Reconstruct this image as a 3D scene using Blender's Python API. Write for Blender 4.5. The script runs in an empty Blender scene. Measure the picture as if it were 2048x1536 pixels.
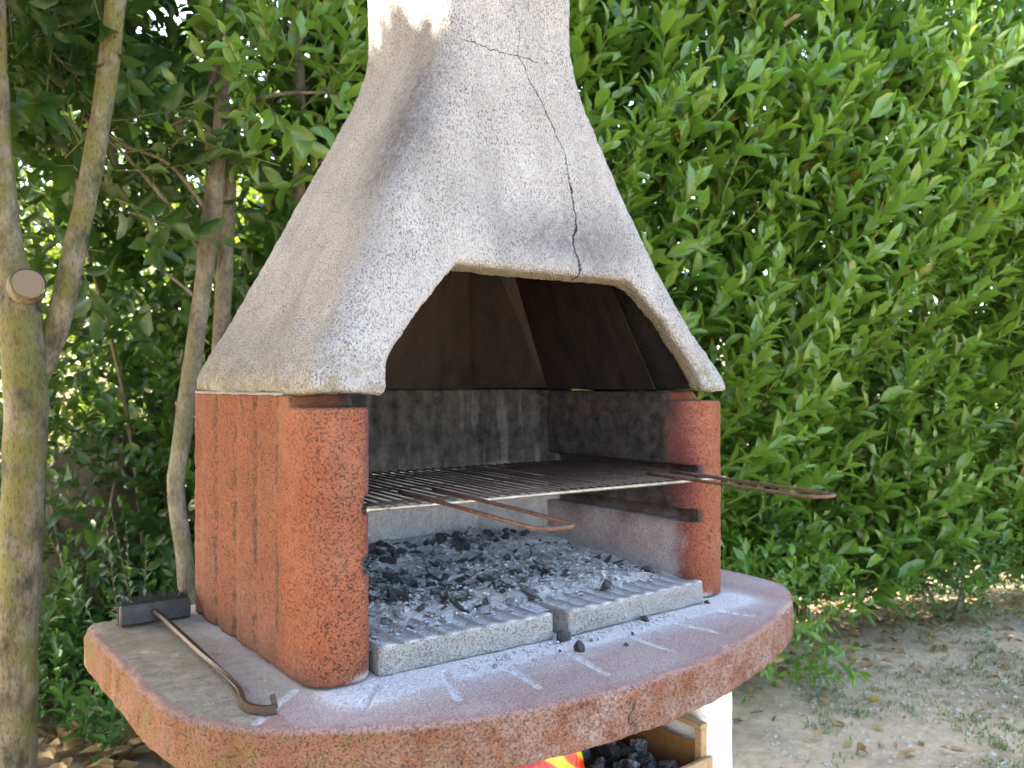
import bpy, math, random
import numpy as np
import openvdb
from mathutils import Vector, Matrix, Quaternion

# ------------------------------------------------------------------ camera, world, sun, exposure
sc = bpy.context.scene
COL = sc.collection
R = math.radians
F, CX, CY, CAMH, YAW = 1662.0, 1024.0, 768.0, 1.35, R(52)
FW = np.array([math.cos(YAW), math.sin(YAW)]); RT = np.array([math.sin(YAW), -math.cos(YAW)])

cd = bpy.data.cameras.new('camera'); cam = bpy.data.objects.new('camera', cd); COL.objects.link(cam)
cd.sensor_width = 23.5; cd.lens = 23.5 * F / 2048; cd.clip_end = 800; cd.clip_start = 0.02
cam.location = (0, 0, CAMH)
cam.rotation_euler = (R(90), 0, math.atan2(-FW[0], FW[1]))
cd.dof.use_dof = True; cd.dof.focus_distance = 1.42; cd.dof.aperture_fstop = 4.2
sc.camera = cam

SUN_AZ_LEFT, SUN_EL = 72.0, 47.0            # degrees left of the view direction, elevation
hs = math.cos(R(SUN_AZ_LEFT)) * FW - math.sin(R(SUN_AZ_LEFT)) * RT
SUND = np.array([hs[0] * math.cos(R(SUN_EL)), hs[1] * math.cos(R(SUN_EL)), math.sin(R(SUN_EL))])
w = bpy.data.worlds.new('World'); sc.world = w; w.use_nodes = True
wn = w.node_tree
sky = wn.nodes.new('ShaderNodeTexSky'); sky.sky_type = 'NISHITA'; sky.sun_disc = False
sky.sun_elevation = R(SUN_EL); sky.sun_rotation = math.atan2(hs[0], hs[1])
sky.air_density = 1.0; sky.dust_density = 3.0; sky.ozone_density = 0.6
wn.links.new(sky.outputs[0], wn.nodes['Background'].inputs[0]); wn.nodes['Background'].inputs[1].default_value = 0.15
ld = bpy.data.lights.new('sun', 'SUN'); sun = bpy.data.objects.new('sun', ld); COL.objects.link(sun)
ld.energy = 4.2; ld.angle = R(0.5); ld.color = (1.0, 0.95, 0.86)
sun.rotation_euler = Vector(SUND).to_track_quat('Z', 'Y').to_euler()
vs = sc.view_settings
vs.view_transform = 'Standard'; vs.look = 'None'; vs.gamma = 1; vs.use_curve_mapping = False
vs.exposure = 3.1
vs.use_white_balance = True; vs.white_balance_temperature = 6950; vs.white_balance_tint = 10
sc.cycles.use_denoising = True
sc.cycles.max_bounces = 8; sc.cycles.diffuse_bounces = 4; sc.cycles.glossy_bounces = 2
sc.cycles.transmission_bounces = 4; sc.cycles.transparent_max_bounces = 4

rng = np.random.default_rng(7)
random.seed(7)

# ------------------------------------------------------------------ helpers
def upd(px, py, d):
    """photo pixel + depth -> world point"""
    l = (px - CX) / F * d
    p = d * FW + l * RT
    return np.array([p[0], p[1], CAMH - (py - CY) / F * d])
def dl(d, l, z=0.0):
    p = d * FW + l * RT
    return np.array([p[0], p[1], z])
def proj(P):
    P = np.atleast_2d(P)
    d = P[:, 0] * FW[0] + P[:, 1] * FW[1]; l = P[:, 0] * RT[0] + P[:, 1] * RT[1]
    dd = np.where(d > 0.05, d, 0.05)
    return CX + F * l / dd, CY + F * (CAMH - P[:, 2]) / dd, d

def tag(o, label=None, cat=None, group=None, kind=None):
    if label: o['label'] = label
    if cat: o['category'] = cat
    if group: o['group'] = group
    if kind: o['kind'] = kind
    return o
def empty(name, loc, label, cat, group=None):
    o = bpy.data.objects.new(name, None); COL.objects.link(o); o.location = loc
    o.empty_display_size = 0.05
    return tag(o, label, cat, group)
def abs_loc(o):
    p = Vector(o.location)
    if o.parent: p = p + abs_loc(o.parent)
    return p
def link(name, me, mat=None, parent=None, loc=None):
    """mesh in world coordinates (or at loc) under a parent that is only translated"""
    o = bpy.data.objects.new(name, me); COL.objects.link(o)
    if mat is not None and len(me.materials) == 0: me.materials.append(mat)
    if loc is not None: o.location = loc
    if parent is not None:
        o.parent = parent
        o.matrix_parent_inverse = Matrix.Translation(-parent['_w'] if False else -Vector(WL[parent.name]))
    WL[o.name] = (0, 0, 0) if loc is None else tuple(loc)
    return o
WL = {}
def mk_empty(name, loc, label, cat, group=None):
    o = empty(name, loc, label, cat, group); WL[o.name] = tuple(loc); return o

def np_mesh(name, V, faces, smooth=True, attrs=None):
    V = np.asarray(V, dtype=np.float32); faces = np.asarray(faces, dtype=np.int32)
    k = faces.shape[1]; nf = len(faces)
    me = bpy.data.meshes.new(name)
    me.vertices.add(len(V)); me.vertices.foreach_set('co', V.ravel())
    me.loops.add(nf * k); me.loops.foreach_set('vertex_index', faces.ravel())
    me.polygons.add(nf)
    me.polygons.foreach_set('loop_start', np.arange(0, nf * k, k, dtype=np.int32))
    me.polygons.foreach_set('loop_total', np.full(nf, k, dtype=np.int32))
    me.update(calc_edges=True)
    if smooth: me.polygons.foreach_set('use_smooth', np.ones(nf, dtype=bool))
    for n, a in (attrs or {}).items():
        at = me.attributes.new(n, 'FLOAT', 'POINT'); at.data.foreach_set('value', np.asarray(a, dtype=np.float32))
    return me
def set_attr(me, n, a):
    at = me.attributes.new(n, 'FLOAT', 'POINT'); at.data.foreach_set('value', np.clip(a, 0, 1).astype(np.float32))
def get_vn(me):
    n = len(me.vertices); co = np.empty(n * 3, np.float32); me.vertices.foreach_get('co', co)
    no = np.empty(n * 3, np.float32); me.vertex_normals.foreach_get('vector', no)
    return co.reshape(-1, 3), no.reshape(-1, 3)

def vnoise(P, s, seed=0):
    """value noise 0..1 at scale s (per metre)"""
    Q = np.asarray(P, np.float64) * s + seed * 17.31
    I = np.floor(Q).astype(np.int64); Fr = Q - I; Fr = Fr * Fr * (3 - 2 * Fr)
    out = np.zeros(len(Q))
    for dx in (0, 1):
        for dy in (0, 1):
            for dz in (0, 1):
                h = ((I[:, 0] + dx) * 374761393 + (I[:, 1] + dy) * 668265263 + (I[:, 2] + dz) * 2147483647 + seed * 974711) & 0xffffffff
                h = ((h ^ (h >> 13)) * 1274126177) & 0xffffffff
                h = (h ^ (h >> 16)) & 0xffff
                wt = (Fr[:, 0] if dx else 1 - Fr[:, 0]) * (Fr[:, 1] if dy else 1 - Fr[:, 1]) * (Fr[:, 2] if dz else 1 - Fr[:, 2])
                out += wt * h / 65535.0
    return out
def fbm(P, s, seed=0, oct=3):
    a, t, o = 1.0, 0.0, 0.0
    for i in range(oct):
        o = o + a * vnoise(P, s * 2 ** i, seed + i); t += a; a *= 0.5
    return o / t
def sst(x, a, b):
    t = np.clip((x - a) / (b - a), 0, 1); return t * t * (3 - 2 * t)
def smax(a, b, k):
    h = np.clip(0.5 + 0.5 * (a - b) / k, 0, 1); return b + (a - b) * h + k * h * (1 - h)

def sdf_mesh(name, fn, lo, hi, vox):
    ax = [np.arange(lo[i] - 3 * vox, hi[i] + 3 * vox, vox, dtype=np.float32) for i in range(3)]
    X, Y, Z = ax[0][:, None, None], ax[1][None, :, None], ax[2][None, None, :]
    v = np.array(np.broadcast_to(fn(X, Y, Z), (len(ax[0]), len(ax[1]), len(ax[2]))), dtype=np.float32)
    np.clip(v, -3 * vox, 3 * vox, out=v)
    g = openvdb.FloatGrid(3 * vox); g.copyFromArray(v)
    P, Q = g.convertToQuads(0.0)
    P = P * vox + np.array([a[0] for a in ax])
    Q = Q.astype(np.int32)[:, ::-1]
    me = np_mesh(name, P, Q)
    co, no = get_vn(me)
    # make sure the normals point out
    c = co.mean(0); k = np.argmax(co[:, 2])
    if no[k, 2] < 0: me.flip_normals()
    return me
def displace(me, fn):
    co, no = get_vn(me)
    co = co + no * fn(co, no)[:, None]
    me.vertices.foreach_set('co', co.astype(np.float32).ravel()); me.update()

# primitive meshes ------------------------------------------------
def tube(pts, rad, n=8, cap=True, name='tube', wob=0.0, seed=0):
    pts = np.asarray(pts, float); m = len(pts); rad = np.broadcast_to(np.asarray(rad, float), (m,))
    T = np.gradient(pts, axis=0); T /= np.linalg.norm(T, axis=1)[:, None] + 1e-9
    up = np.array([0.0, 0, 1]) if abs(T[0, 2]) < 0.9 else np.array([1.0, 0, 0])
    V = []
    a = np.arange(n) * 2 * np.pi / n
    u = np.cross(T[0], up); u /= np.linalg.norm(u)
    for i in range(m):
        u = u - T[i] * u.dot(T[i]); u /= np.linalg.norm(u); v = np.cross(T[i], u)
        V.append(pts[i] + rad[i] * (np.cos(a)[:, None] * u + np.sin(a)[:, None] * v))
    V = np.concatenate(V)
    if wob:
        ctr = np.repeat(pts, n, axis=0); rr = V - ctr
        V = ctr + rr * (1 + wob * (fbm(V, 9, seed, 3) - 0.5) * 2)[:, None]
    Q = []
    for i in range(m - 1):
        for j in range(n):
            k = (j + 1) % n
            Q.append((i * n + j, i * n + k, (i + 1) * n + k, (i + 1) * n + j))
    if cap:
        V = np.concatenate([V, pts[:1], pts[-1:]])
        c0, c1 = m * n, m * n + 1
        for j in range(n):
            k = (j + 1) % n
            Q.append((c0, k, j, j)); Q.append((c1, (m - 1) * n + j, (m - 1) * n + k, (m - 1) * n + k))
    return V, Q
def quads_to_mesh(name, parts, smooth=True):
    V, Fc, o = [], [], 0
    for v, q in parts:
        V.append(np.asarray(v)); 
        for f in q:
            f = list(dict.fromkeys(f)); Fc.append([i + o for i in f])
        o += len(v)
    me = bpy.data.meshes.new(name); me.from_pydata(np.concatenate(V).tolist(), [], Fc); me.update()
    if smooth: me.polygons.foreach_set('use_smooth', np.ones(len(me.polygons), dtype=bool))
    return me
def catmull(pts, n=6, closed=False):
    p = np.asarray(pts, float); m = len(p); out = []
    rngi = range(m) if closed else range(m - 1)
    for i in rngi:
        p0, p1 = p[(i - 1) % m] if (closed or i > 0) else 2 * p[0] - p[1], p[i]
        p2 = p[(i + 1) % m]; p3 = p[(i + 2) % m] if (closed or i + 2 < m) else 2 * p[-1] - p[-2]
        for t in np.arange(n) / n:
            out.append(0.5 * (2 * p1 + (p2 - p0) * t + (2 * p0 - 5 * p1 + 4 * p2 - p3) * t * t + (3 * p1 - p0 - 3 * p2 + p3) * t ** 3))
    if not closed: out.append(p[-1])
    return np.array(out)
def box(lo, hi, bev=0.002):
    """chamfered box as quads"""
    lo = np.array(lo, float); hi = np.array(hi, float); V = []; idx = {}
    for s in [(a, b, c) for a in (0, 1) for b in (0, 1) for c in (0, 1)]:
        for ax in range(3):
            p = np.where(np.array(s) == 1, hi, lo).astype(float)
            for k in range(3):
                if k != ax: p[k] += -bev if s[k] else bev
            idx[(s, ax)] = len(V); V.append(p)
    Q = []
    def add(f):
        c = np.mean([V[i] for i in f], 0) - (lo + hi) / 2
        n = np.cross(V[f[1]] - V[f[0]], V[f[2]] - V[f[0]])
        Q.append(tuple(f) if n.dot(c) > 0 else tuple(f[::-1]))
    for ax in range(3):
        o = [k for k in range(3) if k != ax]
        for s in (0, 1):
            f = []
            for a, b in ((0, 0), (1, 0), (1, 1), (0, 1)):
                t = [0, 0, 0]; t[ax] = s; t[o[0]] = a; t[o[1]] = b; f.append(idx[(tuple(t), ax)])
            add(f)
        for a in (0, 1):
            for b in (0, 1):
                t0 = [0, 0, 0]; t0[o[0]] = a; t0[o[1]] = b; t1 = list(t0); t1[ax] = 1; t0, t1 = tuple(t0), tuple(t1)
                add([idx[(t0, o[0])], idx[(t1, o[0])], idx[(t1, o[1])], idx[(t0, o[1])]])
    for s in [(a, b, c) for a in (0, 1) for b in (0, 1) for c in (0, 1)]:
        add([idx[(s, 0)], idx[(s, 1)], idx[(s, 2)]])
    return np.array(V), Q

# ------------------------------------------------------------------ materials
class M:
    def __init__(s, name):
        s.m = bpy.data.materials.new(name); s.m.use_nodes = True
        s.t = s.m.node_tree; s.b = s.t.nodes['Principled BSDF']; s.o = s.t.nodes['Material Output']
        tc = s.t.nodes.new('ShaderNodeTexCoord'); s.obj = tc.outputs['Object']
        s.geo = s.t.nodes.new('ShaderNodeNewGeometry')
        s.pos = s.geo.outputs['Position']
    def n(s, t, **kw):
        x = s.t.nodes.new(t)
        for k, v in kw.items(): setattr(x, k, v)
        return x
    def put(s, sock, v):
        if isinstance(v, bpy.types.NodeSocket): s.t.links.new(v, sock)
        elif isinstance(v, (tuple, list)):
            v = list(v); sock.default_value = v + [1.0] if len(v) == 3 and len(sock.default_value) == 4 else v
        else: sock.default_value = v
    def map(s, scale, vec=None):
        x = s.n('ShaderNodeMapping'); s.put(x.inputs['Vector'], vec or s.obj); x.inputs['Scale'].default_value = scale
        return x.outputs[0]
    def noise(s, scale, detail=4, rough=0.55, vec=None, dist=0.0, col=False):
        x = s.n('ShaderNodeTexNoise'); s.put(x.inputs['Vector'], vec or s.obj)
        x.inputs['Scale'].default_value = scale; x.inputs['Detail'].default_value = detail
        x.inputs['Roughness'].default_value = rough; x.inputs['Distortion'].default_value = dist
        return x.outputs[1 if col else 0]
    def vor(s, scale, feature='F1', vec=None, rand=1.0, out='Distance'):
        x = s.n('ShaderNodeTexVoronoi', feature=feature); s.put(x.inputs['Vector'], vec or s.obj)
        x.inputs['Scale'].default_value = scale; x.inputs['Randomness'].default_value = rand
        return x.outputs[out]
    def ramp(s, fac, *st, interp='LINEAR'):
        x = s.n('ShaderNodeValToRGB'); s.put(x.inputs[0], fac); e = x.color_ramp.elements; x.color_ramp.interpolation = interp
        while len(e) < len(st): e.new(0.5)
        for el, (p, c) in zip(e, st):
            el.position = p; c = (c, c, c) if not isinstance(c, (tuple, list)) else c; el.color = (*c, 1)
        return x.outputs[0]
    def mix(s, fac, a, b, mode='MIX'):
        x = s.n('ShaderNodeMix', data_type='RGBA', blend_type=mode); s.put(x.inputs[0], fac); s.put(x.inputs[6], a); s.put(x.inputs[7], b)
        return x.outputs[2]
    def math(s, op, a, b=0.0, clamp=False):
        x = s.n('ShaderNodeMath', operation=op); x.use_clamp = clamp; s.put(x.inputs[0], a); s.put(x.inputs[1], b); return x.outputs[0]
    def attr(s, name):
        return s.n('ShaderNodeAttribute', attribute_name=name).outputs['Fac']
    def xyz(s, vec=None):
        x = s.n('ShaderNodeSeparateXYZ'); s.put(x.inputs[0], vec or s.pos); return x.outputs
    def bump(s, h, dist, strength=1.0, nrm=None):
        x = s.n('ShaderNodeBump'); s.put(x.inputs['Height'], h); x.inputs['Distance'].default_value = dist; x.inputs['Strength'].default_value = strength
        if nrm is not None: s.put(x.inputs['Normal'], nrm)
        return x.outputs[0]
    def out(s, col=None, rough=None, nrm=None, spec=None, metal=None):
        for k, v in (('Base Color', col), ('Roughness', rough), ('Normal', nrm), ('Specular IOR Level', spec), ('Metallic', metal)):
            if v is not None: s.put(s.b.inputs[k], v)
        return s.m

def mat_hood():
    m = M('roughcast_render')
    # stretched grains that follow the trowel: warp the position a little
    p = m.pos
    v = m.vor(280, vec=m.map((1.0, 1.0, 0.7), p)); n1 = m.noise(520, 3, 0.6, p); n2 = m.noise(120, 4, 0.6, p); n3 = m.noise(7, 4, 0.6, p)
    knob = m.math('SUBTRACT', 1.0, v)
    h = m.math('ADD', m.math('MULTIPLY', knob, 0.75), m.math('MULTIPLY', n1, 0.5))
    h = m.math('ADD', h, m.math('MULTIPLY', n2, 0.55))
    pit = m.ramp(m.math('ADD', m.math('MULTIPLY', m.noise(330, 4, 0.7, m.map((1.0, 1.0, 0.6), p)), 0.8), m.math('MULTIPLY', n1, 0.2)), (0.41, 1.0), (0.50, 0.0))
    base = m.mix(m.ramp(n3, (0.35, 0.0), (0.65, 1.0)), (0.45, 0.443, 0.423), (0.58, 0.572, 0.55))
    base = m.mix(m.math('MULTIPLY', m.math('MULTIPLY', pit, m.ramp(m.noise(11, 4, 0.6, p), (0.3, 0.45), (0.65, 1.0))), 0.85), base, (0.06, 0.058, 0.06))  # dirty pores; the relief's small shadows are put into this colour too
    grime = m.attr('grime')
    base = m.mix(m.math('MULTIPLY', grime, m.ramp(m.noise(60, 5, 0.7, p), (0.3, 0.45), (0.65, 1.0))), base, (0.085, 0.09, 0.105))
    rain = m.noise(16, 5, 0.65, m.map((1.0, 1.0, 0.10), p))
    base = m.mix(m.ramp(rain, (0.52, 0.0), (0.72, 0.30)), base, (0.12, 0.12, 0.12))
    lich = m.math('MULTIPLY', m.attr('lichen'), m.ramp(m.noise(45, 5, 0.7, p), (0.42, 0.0), (0.62, 1.0)))
    base = m.mix(m.math('MULTIPLY', lich, 0.75), base, (0.22, 0.21, 0.10))
    rev = m.attr('reveal')
    base = m.mix(m.math('MULTIPLY', rev, 0.85), base, m.mix(m.noise(90, 4, 0.7, p), (0.12, 0.10, 0.06), (0.42, 0.36, 0.24)))
    soot = m.attr('soot')
    base = m.mix(soot, base, m.mix(m.noise(120, 4, 0.7, p), (0.006, 0.006, 0.006), (0.035, 0.033, 0.03)))
    # hairline crack: distance to jagged poly-lines in the X-Z plane of the front face
    w1 = m.noise(55, 3, 0.6, p, col=True); w2 = m.noise(14, 2, 0.5, p, col=True)
    wv = m.n('ShaderNodeVectorMath', operation='MULTIPLY_ADD'); m.put(wv.inputs[0], w1); wv.inputs[1].default_value = (0.012,) * 3; m.put(wv.inputs[2], p)
    wv2 = m.n('ShaderNodeVectorMath', operation='MULTIPLY_ADD'); m.put(wv2.inputs[0], w2); wv2.inputs[1].default_value = (0.02,) * 3; m.put(wv2.inputs[2], wv.outputs[0])
    x, y, z = m.xyz(wv2.outputs[0])
    OFF = 0.016
    lines = [(CRACK[:6], 0.0011), (CRACK[5:], 0.0019), (CRACK2, 0.0007), (CRACK3, 0.0006)]
    mask = None
    for pl, wd in lines:
        for (ax, az), (bx, bz) in zip(pl[:-1], pl[1:]):
            ax, az, bx, bz = ax + OFF, az + OFF, bx + OFF, bz + OFF
            L2 = (bx - ax) ** 2 + (bz - az) ** 2
            px = m.math('SUBTRACT', x, ax); pz = m.math('SUBTRACT', z, az)
            t = m.math('ADD', m.math('MULTIPLY', px, (bx - ax) / L2), m.math('MULTIPLY', pz, (bz - az) / L2), True)
            ex = m.math('SUBTRACT', px, m.math('MULTIPLY', t, bx - ax)); ez = m.math('SUBTRACT', pz, m.math('MULTIPLY', t, bz - az))
            d = m.math('SQRT', m.math('ADD', m.math('MULTIPLY', ex, ex), m.math('MULTIPLY', ez, ez)))
            k = m.math('SUBTRACT', 1.35, m.math('DIVIDE', d, wd), True)
            mask = k if mask is None else m.math('MAXIMUM', mask, k)
    front = m.math('MULTIPLY', mask, m.attr('front'))
    base = m.mix(front, base, (0.03, 0.027, 0.025))
    nb = m.bump(h, 0.0095, 1.0)
    nb = m.bump(m.math('MULTIPLY', front, -1.0), 0.004, 1.0, nb)
    return m.out(base, 0.92, nb, 0.25)

def concrete(name, c1, c2, pore=0.5, pscale=170, grain=0.003, gs=260, extra=None, pcol=(0.035, 0.03, 0.028)):
    """coloured cast concrete with pores, soot and ash masks carried by the mesh"""
    m = M(name); p = m.pos
    n1 = m.noise(9, 5, 0.65, p); n2 = m.noise(gs, 3, 0.65, p); n4 = m.noise(38, 4, 0.65, p)
    base = m.mix(m.ramp(m.math('ADD', m.math('MULTIPLY', n1, 0.6), m.math('MULTIPLY', n4, 0.4)), (0.38, 0.0), (0.62, 1.0)), c1, c2)
    base = m.mix(m.ramp(n2, (0.35, 0.55), (0.7, 0.0)), base, (c1[0] * 0.42, c1[1] * 0.42, c1[2] * 0.42))
    pm = m.ramp(m.noise(pscale, 3, 0.66, p), (0.35, 1.0), (0.455, 0.0))
    base = m.mix(m.math('MULTIPLY', m.math('MULTIPLY', pm, m.ramp(m.noise(6, 3, 0.6, p), (0.35, 0.45), (0.6, 1.0))), pore), base, pcol)
    if extra: base = extra(m, base, p, n1, n2, n4)
    soot, ash = m.attr('soot'), m.attr('ash')
    sp = m.ramp(m.noise(140, 5, 0.75, p), (0.62, 0.0), (0.74, 1.0))
    sootc = m.mix(m.ramp(n4, (0.3, 0.0), (0.75, 1.0)), (0.010, 0.010, 0.010), (0.075, 0.070, 0.064))
    sootc = m.mix(m.math('MULTIPLY', sp, 0.6), sootc, (0.22, 0.21, 0.19))
    base = m.mix(soot, base, sootc)
    af = m.math('MULTIPLY', ash, m.ramp(m.noise(120, 5, 0.7, p), (0.25, 0.45), (0.6, 1.0)), True)
    base = m.mix(af, base, m.mix(n4, (0.56, 0.545, 0.55), (0.70, 0.69, 0.69)))
    h = m.math('ADD', m.math('MULTIPLY', n2, 0.6), m.math('MULTIPLY', m.vor(gs * 0.7, vec=p), -0.5))
    h = m.math('SUBTRACT', h, m.math('MULTIPLY', pm, 0.8))
    return m.out(base, 0.9, m.bump(h, grain, 0.9), 0.25)

def leaf_mat(name, stops, trans=(0.16, 0.30, 0.03), tf=0.32, rough=0.36, spec=0.5):
    m = M(name)
    t = m.attr('tint')
    col = m.ramp(t, *stops)
    col = m.mix(m.math('MULTIPLY', m.ramp(m.noise(40, 3, 0.6), (0.35, 0.0), (0.7, 1.0)), 0.35), col, (0.10, 0.19, 0.05))
    m.out(col, rough, None, spec)
    tr = m.n('ShaderNodeBsdfTranslucent'); m.put(tr.inputs[0], m.mix(0.55, col, trans))
    ms = m.n('ShaderNodeMixShader'); ms.inputs[0].default_value = tf
    m.t.links.new(m.b.outputs[0], ms.inputs[1]); m.t.links.new(tr.outputs[0], ms.inputs[2]); m.t.links.new(ms.outputs[0], m.o.inputs[0])
    return m.m
def bark_mat(name, c1, c2, c3, sc_=14):
    m = M(name); p = m.pos; v = m.map((1, 1, 0.45), p)
    n = m.noise(sc_, 6, 0.65, v); n2 = m.noise(sc_ * 7, 4, 0.65, v); n3 = m.noise(sc_ * 0.45, 3, 0.6, p)
    base = m.mix(m.ramp(n, (0.36, 0.0), (0.6, 1.0)), c1, c2)
    base = m.mix(m.ramp(n3, (0.45, 0.0), (0.62, 1.0)), base, c3)
    base = m.mix(m.ramp(n2, (0.3, 0.7), (0.5, 0.0)), base, (0.03, 0.03, 0.02))
    return m.out(base, 0.85, m.bump(m.math('ADD', m.math('MULTIPLY', n2, 0.6), n), 0.014, 1.0), 0.3)
def plain(name, c1, c2, scale=30, rough=0.8, bump=0.002, spec=0.4, metal=0.0, stretch=(1, 1, 1)):
    m = M(name); v = m.map(stretch); n = m.noise(scale, 5, 0.65, v); n2 = m.noise(scale * 5, 3, 0.6, v)
    f = m.math('ADD', m.math('MULTIPLY', n, 0.65), m.math('MULTIPLY', n2, 0.35))
    return m.out(m.mix(m.ramp(f, (0.36, 0.0), (0.64, 1.0)), c1, c2), rough, m.bump(f, bump, 0.8), spec, metal)

# ------------------------------------------------------------------ barbecue profiles (metres, from the fitted camera)
XM = 0.99                                             # centre line of the barbecue
HZ = np.array([1.28, 1.333, 1.365, 1.40, 1.458, 1.58, 1.708, 1.80, 1.87, 1.92, 1.965, 2.01, 2.06, 2.6])
HX = np.array([.508, .509, .514, .534, .570, .634, .698, .745, .780, .804, .822, .833, .8376, .8376])
FZ = np.array([1.28, 1.333, 1.37, 1.458, 1.58, 1.708, 1.85, 1.95, 2.03, 2.6])
FY = np.array([1.108, 1.110, 1.122, 1.150, 1.182, 1.208, 1.230, 1.242, 1.247, 1.248])
BY = np.array([1.80, 1.80, 1.795, 1.775, 1.74, 1.70, 1.65, 1.62, 1.605, 1.60])       # back, same FZ
def front_pt(px, py):
    k = (px - CX) / F; v = FW + k * RT; z = 1.6
    for _ in range(12):
        Y = np.interp(z, FZ, FY); d = Y / v[1]; z = CAMH - (py - CY) / F * d
    return (float(d * v[0]), float(z))
CRACK = [front_pt(*q) for q in [(1032, 110), (1049, 134), (1078, 193), (1105, 252), (1129, 301), (1140, 365), (1153, 456), (1148, 489), (1161, 516), (1164, 556)]]
CRACK2 = [front_pt(*q) for q in [(932, 82), (976, 97), (1032, 110), (1073, 121)]]
CRACK3 = [front_pt(*q) for q in [(1041, 62), (1037, 88), (1032, 110)]]

M_hood = mat_hood()
def brick_extra(m, base, p, n1, n2, n4):
    # scorched wine-red zone between soot and clean brick
    s = m.attr('scorch')
    base = m.mix(m.math('MULTIPLY', s, 0.85), base, m.mix(n4, (0.12, 0.035, 0.035), (0.27, 0.07, 0.06)))
    base = m.mix(m.ramp(m.noise(5, 5, 0.7, p), (0.45, 0.0), (0.7, 0.45)), base, (0.30, 0.17, 0.12))
    d = m.attr('grime')
    return m.mix(m.math('MULTIPLY', d, m.ramp(m.noise(90, 4, 0.7, p), (0.3, 0.3), (0.6, 1.0))), base, (0.055, 0.04, 0.03))
M_wall = concrete('terracotta_concrete', (0.26, 0.082, 0.040), (0.37, 0.130, 0.068), 0.92, 250, 0.0034, 480, brick_extra)
def table_extra(m, base, p, n1, n2, n4):
    wing = m.attr('wing')
    streak = m.noise(30, 6, 0.72, m.map((1.0, 1.35, 1.0), p))
    wc = m.mix(m.ramp(streak, (0.3, 0.0), (0.7, 1.0)), (0.19, 0.155, 0.11), (0.42, 0.36, 0.285))
    wc = m.mix(m.ramp(n1, (0.5, 0.0), (0.7, 0.5)), wc, (0.22, 0.20, 0.08))
    wc = m.mix(m.ramp(n2, (0.3, 0.5), (0.55, 0.0)), wc, (0.10, 0.09, 0.07))
    base = m.mix(wing, base, wc)
    gr = m.attr('grime')
    g = m.mix(m.ramp(m.noise(160, 4, 0.7, p), (0.35, 0.0), (0.6, 1.0)), (0.10, 0.085, 0.075), (0.42, 0.37, 0.33))
    base = m.mix(m.math('MULTIPLY', gr, m.ramp(m.noise(16, 5, 0.7, p), (0.38, 0.0), (0.66, 0.62))), base, g)
    ms = m.attr('moss')
    base = m.mix(m.math('MULTIPLY', ms, m.ramp(m.noise(12, 5, 0.7, p), (0.45, 0.0), (0.65, 0.7))), base, (0.13, 0.12, 0.03))
    top = m.attr('pink')
    return m.mix(m.math('MULTIPLY', top, 0.65), base, m.mix(n4, (0.28, 0.155, 0.135), (0.45, 0.31, 0.275)))
M_table = concrete('reddish_cast_concrete', (0.21, 0.082, 0.046), (0.29, 0.130, 0.082), 0.9, 260, 0.0028, 520, table_extra)
def slab_extra(m, base, p, n1, n2, n4):
    return m.mix(m.math('MULTIPLY', m.attr('burn'), m.ramp(m.noise(26, 5, 0.7, p), (0.42, 0.0), (0.62, 0.9))), base, (0.20, 0.13, 0.08))
M_slab = concrete('grey_refractory', (0.27, 0.258, 0.24), (0.39, 0.378, 0.355), 0.6, 300, 0.0025, 480, slab_extra)
M_white = M('white_render')
_n = M_white.noise(120, 4, 0.65, M_white.pos); _n2 = M_white.noise(18, 4, 0.65, M_white.pos)
M_white.out(M_white.mix(M_white.ramp(_n2, (0.35, 0), (0.7, 1)), (0.70, 0.69, 0.65), (0.82, 0.81, 0.79)), 0.9, M_white.bump(M_white.math('ADD', _n, _n2), 0.006, 0.9), 0.25)
M_white = M_white.m

# ------------------------------------------------------------------ the ground
M_ground = M('dry_earth'); m = M_ground; p = m.pos
_a, _b, _c, _d = m.noise(2.2, 5, 0.6, p), m.noise(22, 5, 0.65, p), m.noise(120, 4, 0.65, p), m.vor(75, vec=p)
col = m.mix(m.ramp(_b, (0.3, 0), (0.7, 1)), (0.40, 0.285, 0.18), (0.58, 0.455, 0.31))
col = m.mix(m.ramp(_a, (0.45, 0), (0.65, 0.6)), col, (0.15, 0.12, 0.075))
col = m.mix(m.ramp(_c, (0.58, 0), (0.75, 0.7)), col, (0.50, 0.45, 0.38))
col = m.mix(m.math('MULTIPLY', m.attr('dark_soil'), 0.8), col, m.mix(_b, (0.035, 0.025, 0.016), (0.11, 0.075, 0.045)))  # darker earth below the left-hand trees
m.out(col, 0.95, m.bump(m.math('ADD', _b, m.math('MULTIPLY', _c, 0.4)), 0.012, 0.9), 0.2); M_ground = m.m
def ground_z(P):
    P = np.atleast_2d(P)
    d = P[:, 0] * FW[0] + P[:, 1] * FW[1]; l = P[:, 0] * RT[0] + P[:, 1] * RT[1]
    z = 0.045 * (fbm(np.c_[P[:, :2], 0 * d], 1.3, 3, 3) - 0.5) + 0.02 * (fbm(np.c_[P[:, :2], 0 * d], 7, 5, 2) - 0.5)
    bank = sst(d, 5.2, 9.5) * 1.35 * sst(-l, -1.2, 0.4)
    return z * sst(np.hypot(P[:, 0] - XM, P[:, 1] - 1.4), 0.6, 1.2) + bank
g1 = np.concatenate([-np.geomspace(200, 3.2, 22), np.linspace(-3, 12, 190), np.geomspace(12.2, 220, 22)])
gx, gy = np.meshgrid(g1, g1, indexing='ij'); GP = np.c_[gx.ravel(), gy.ravel(), 0 * gx.ravel()]
GP[:, 2] = ground_z(GP)
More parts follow.
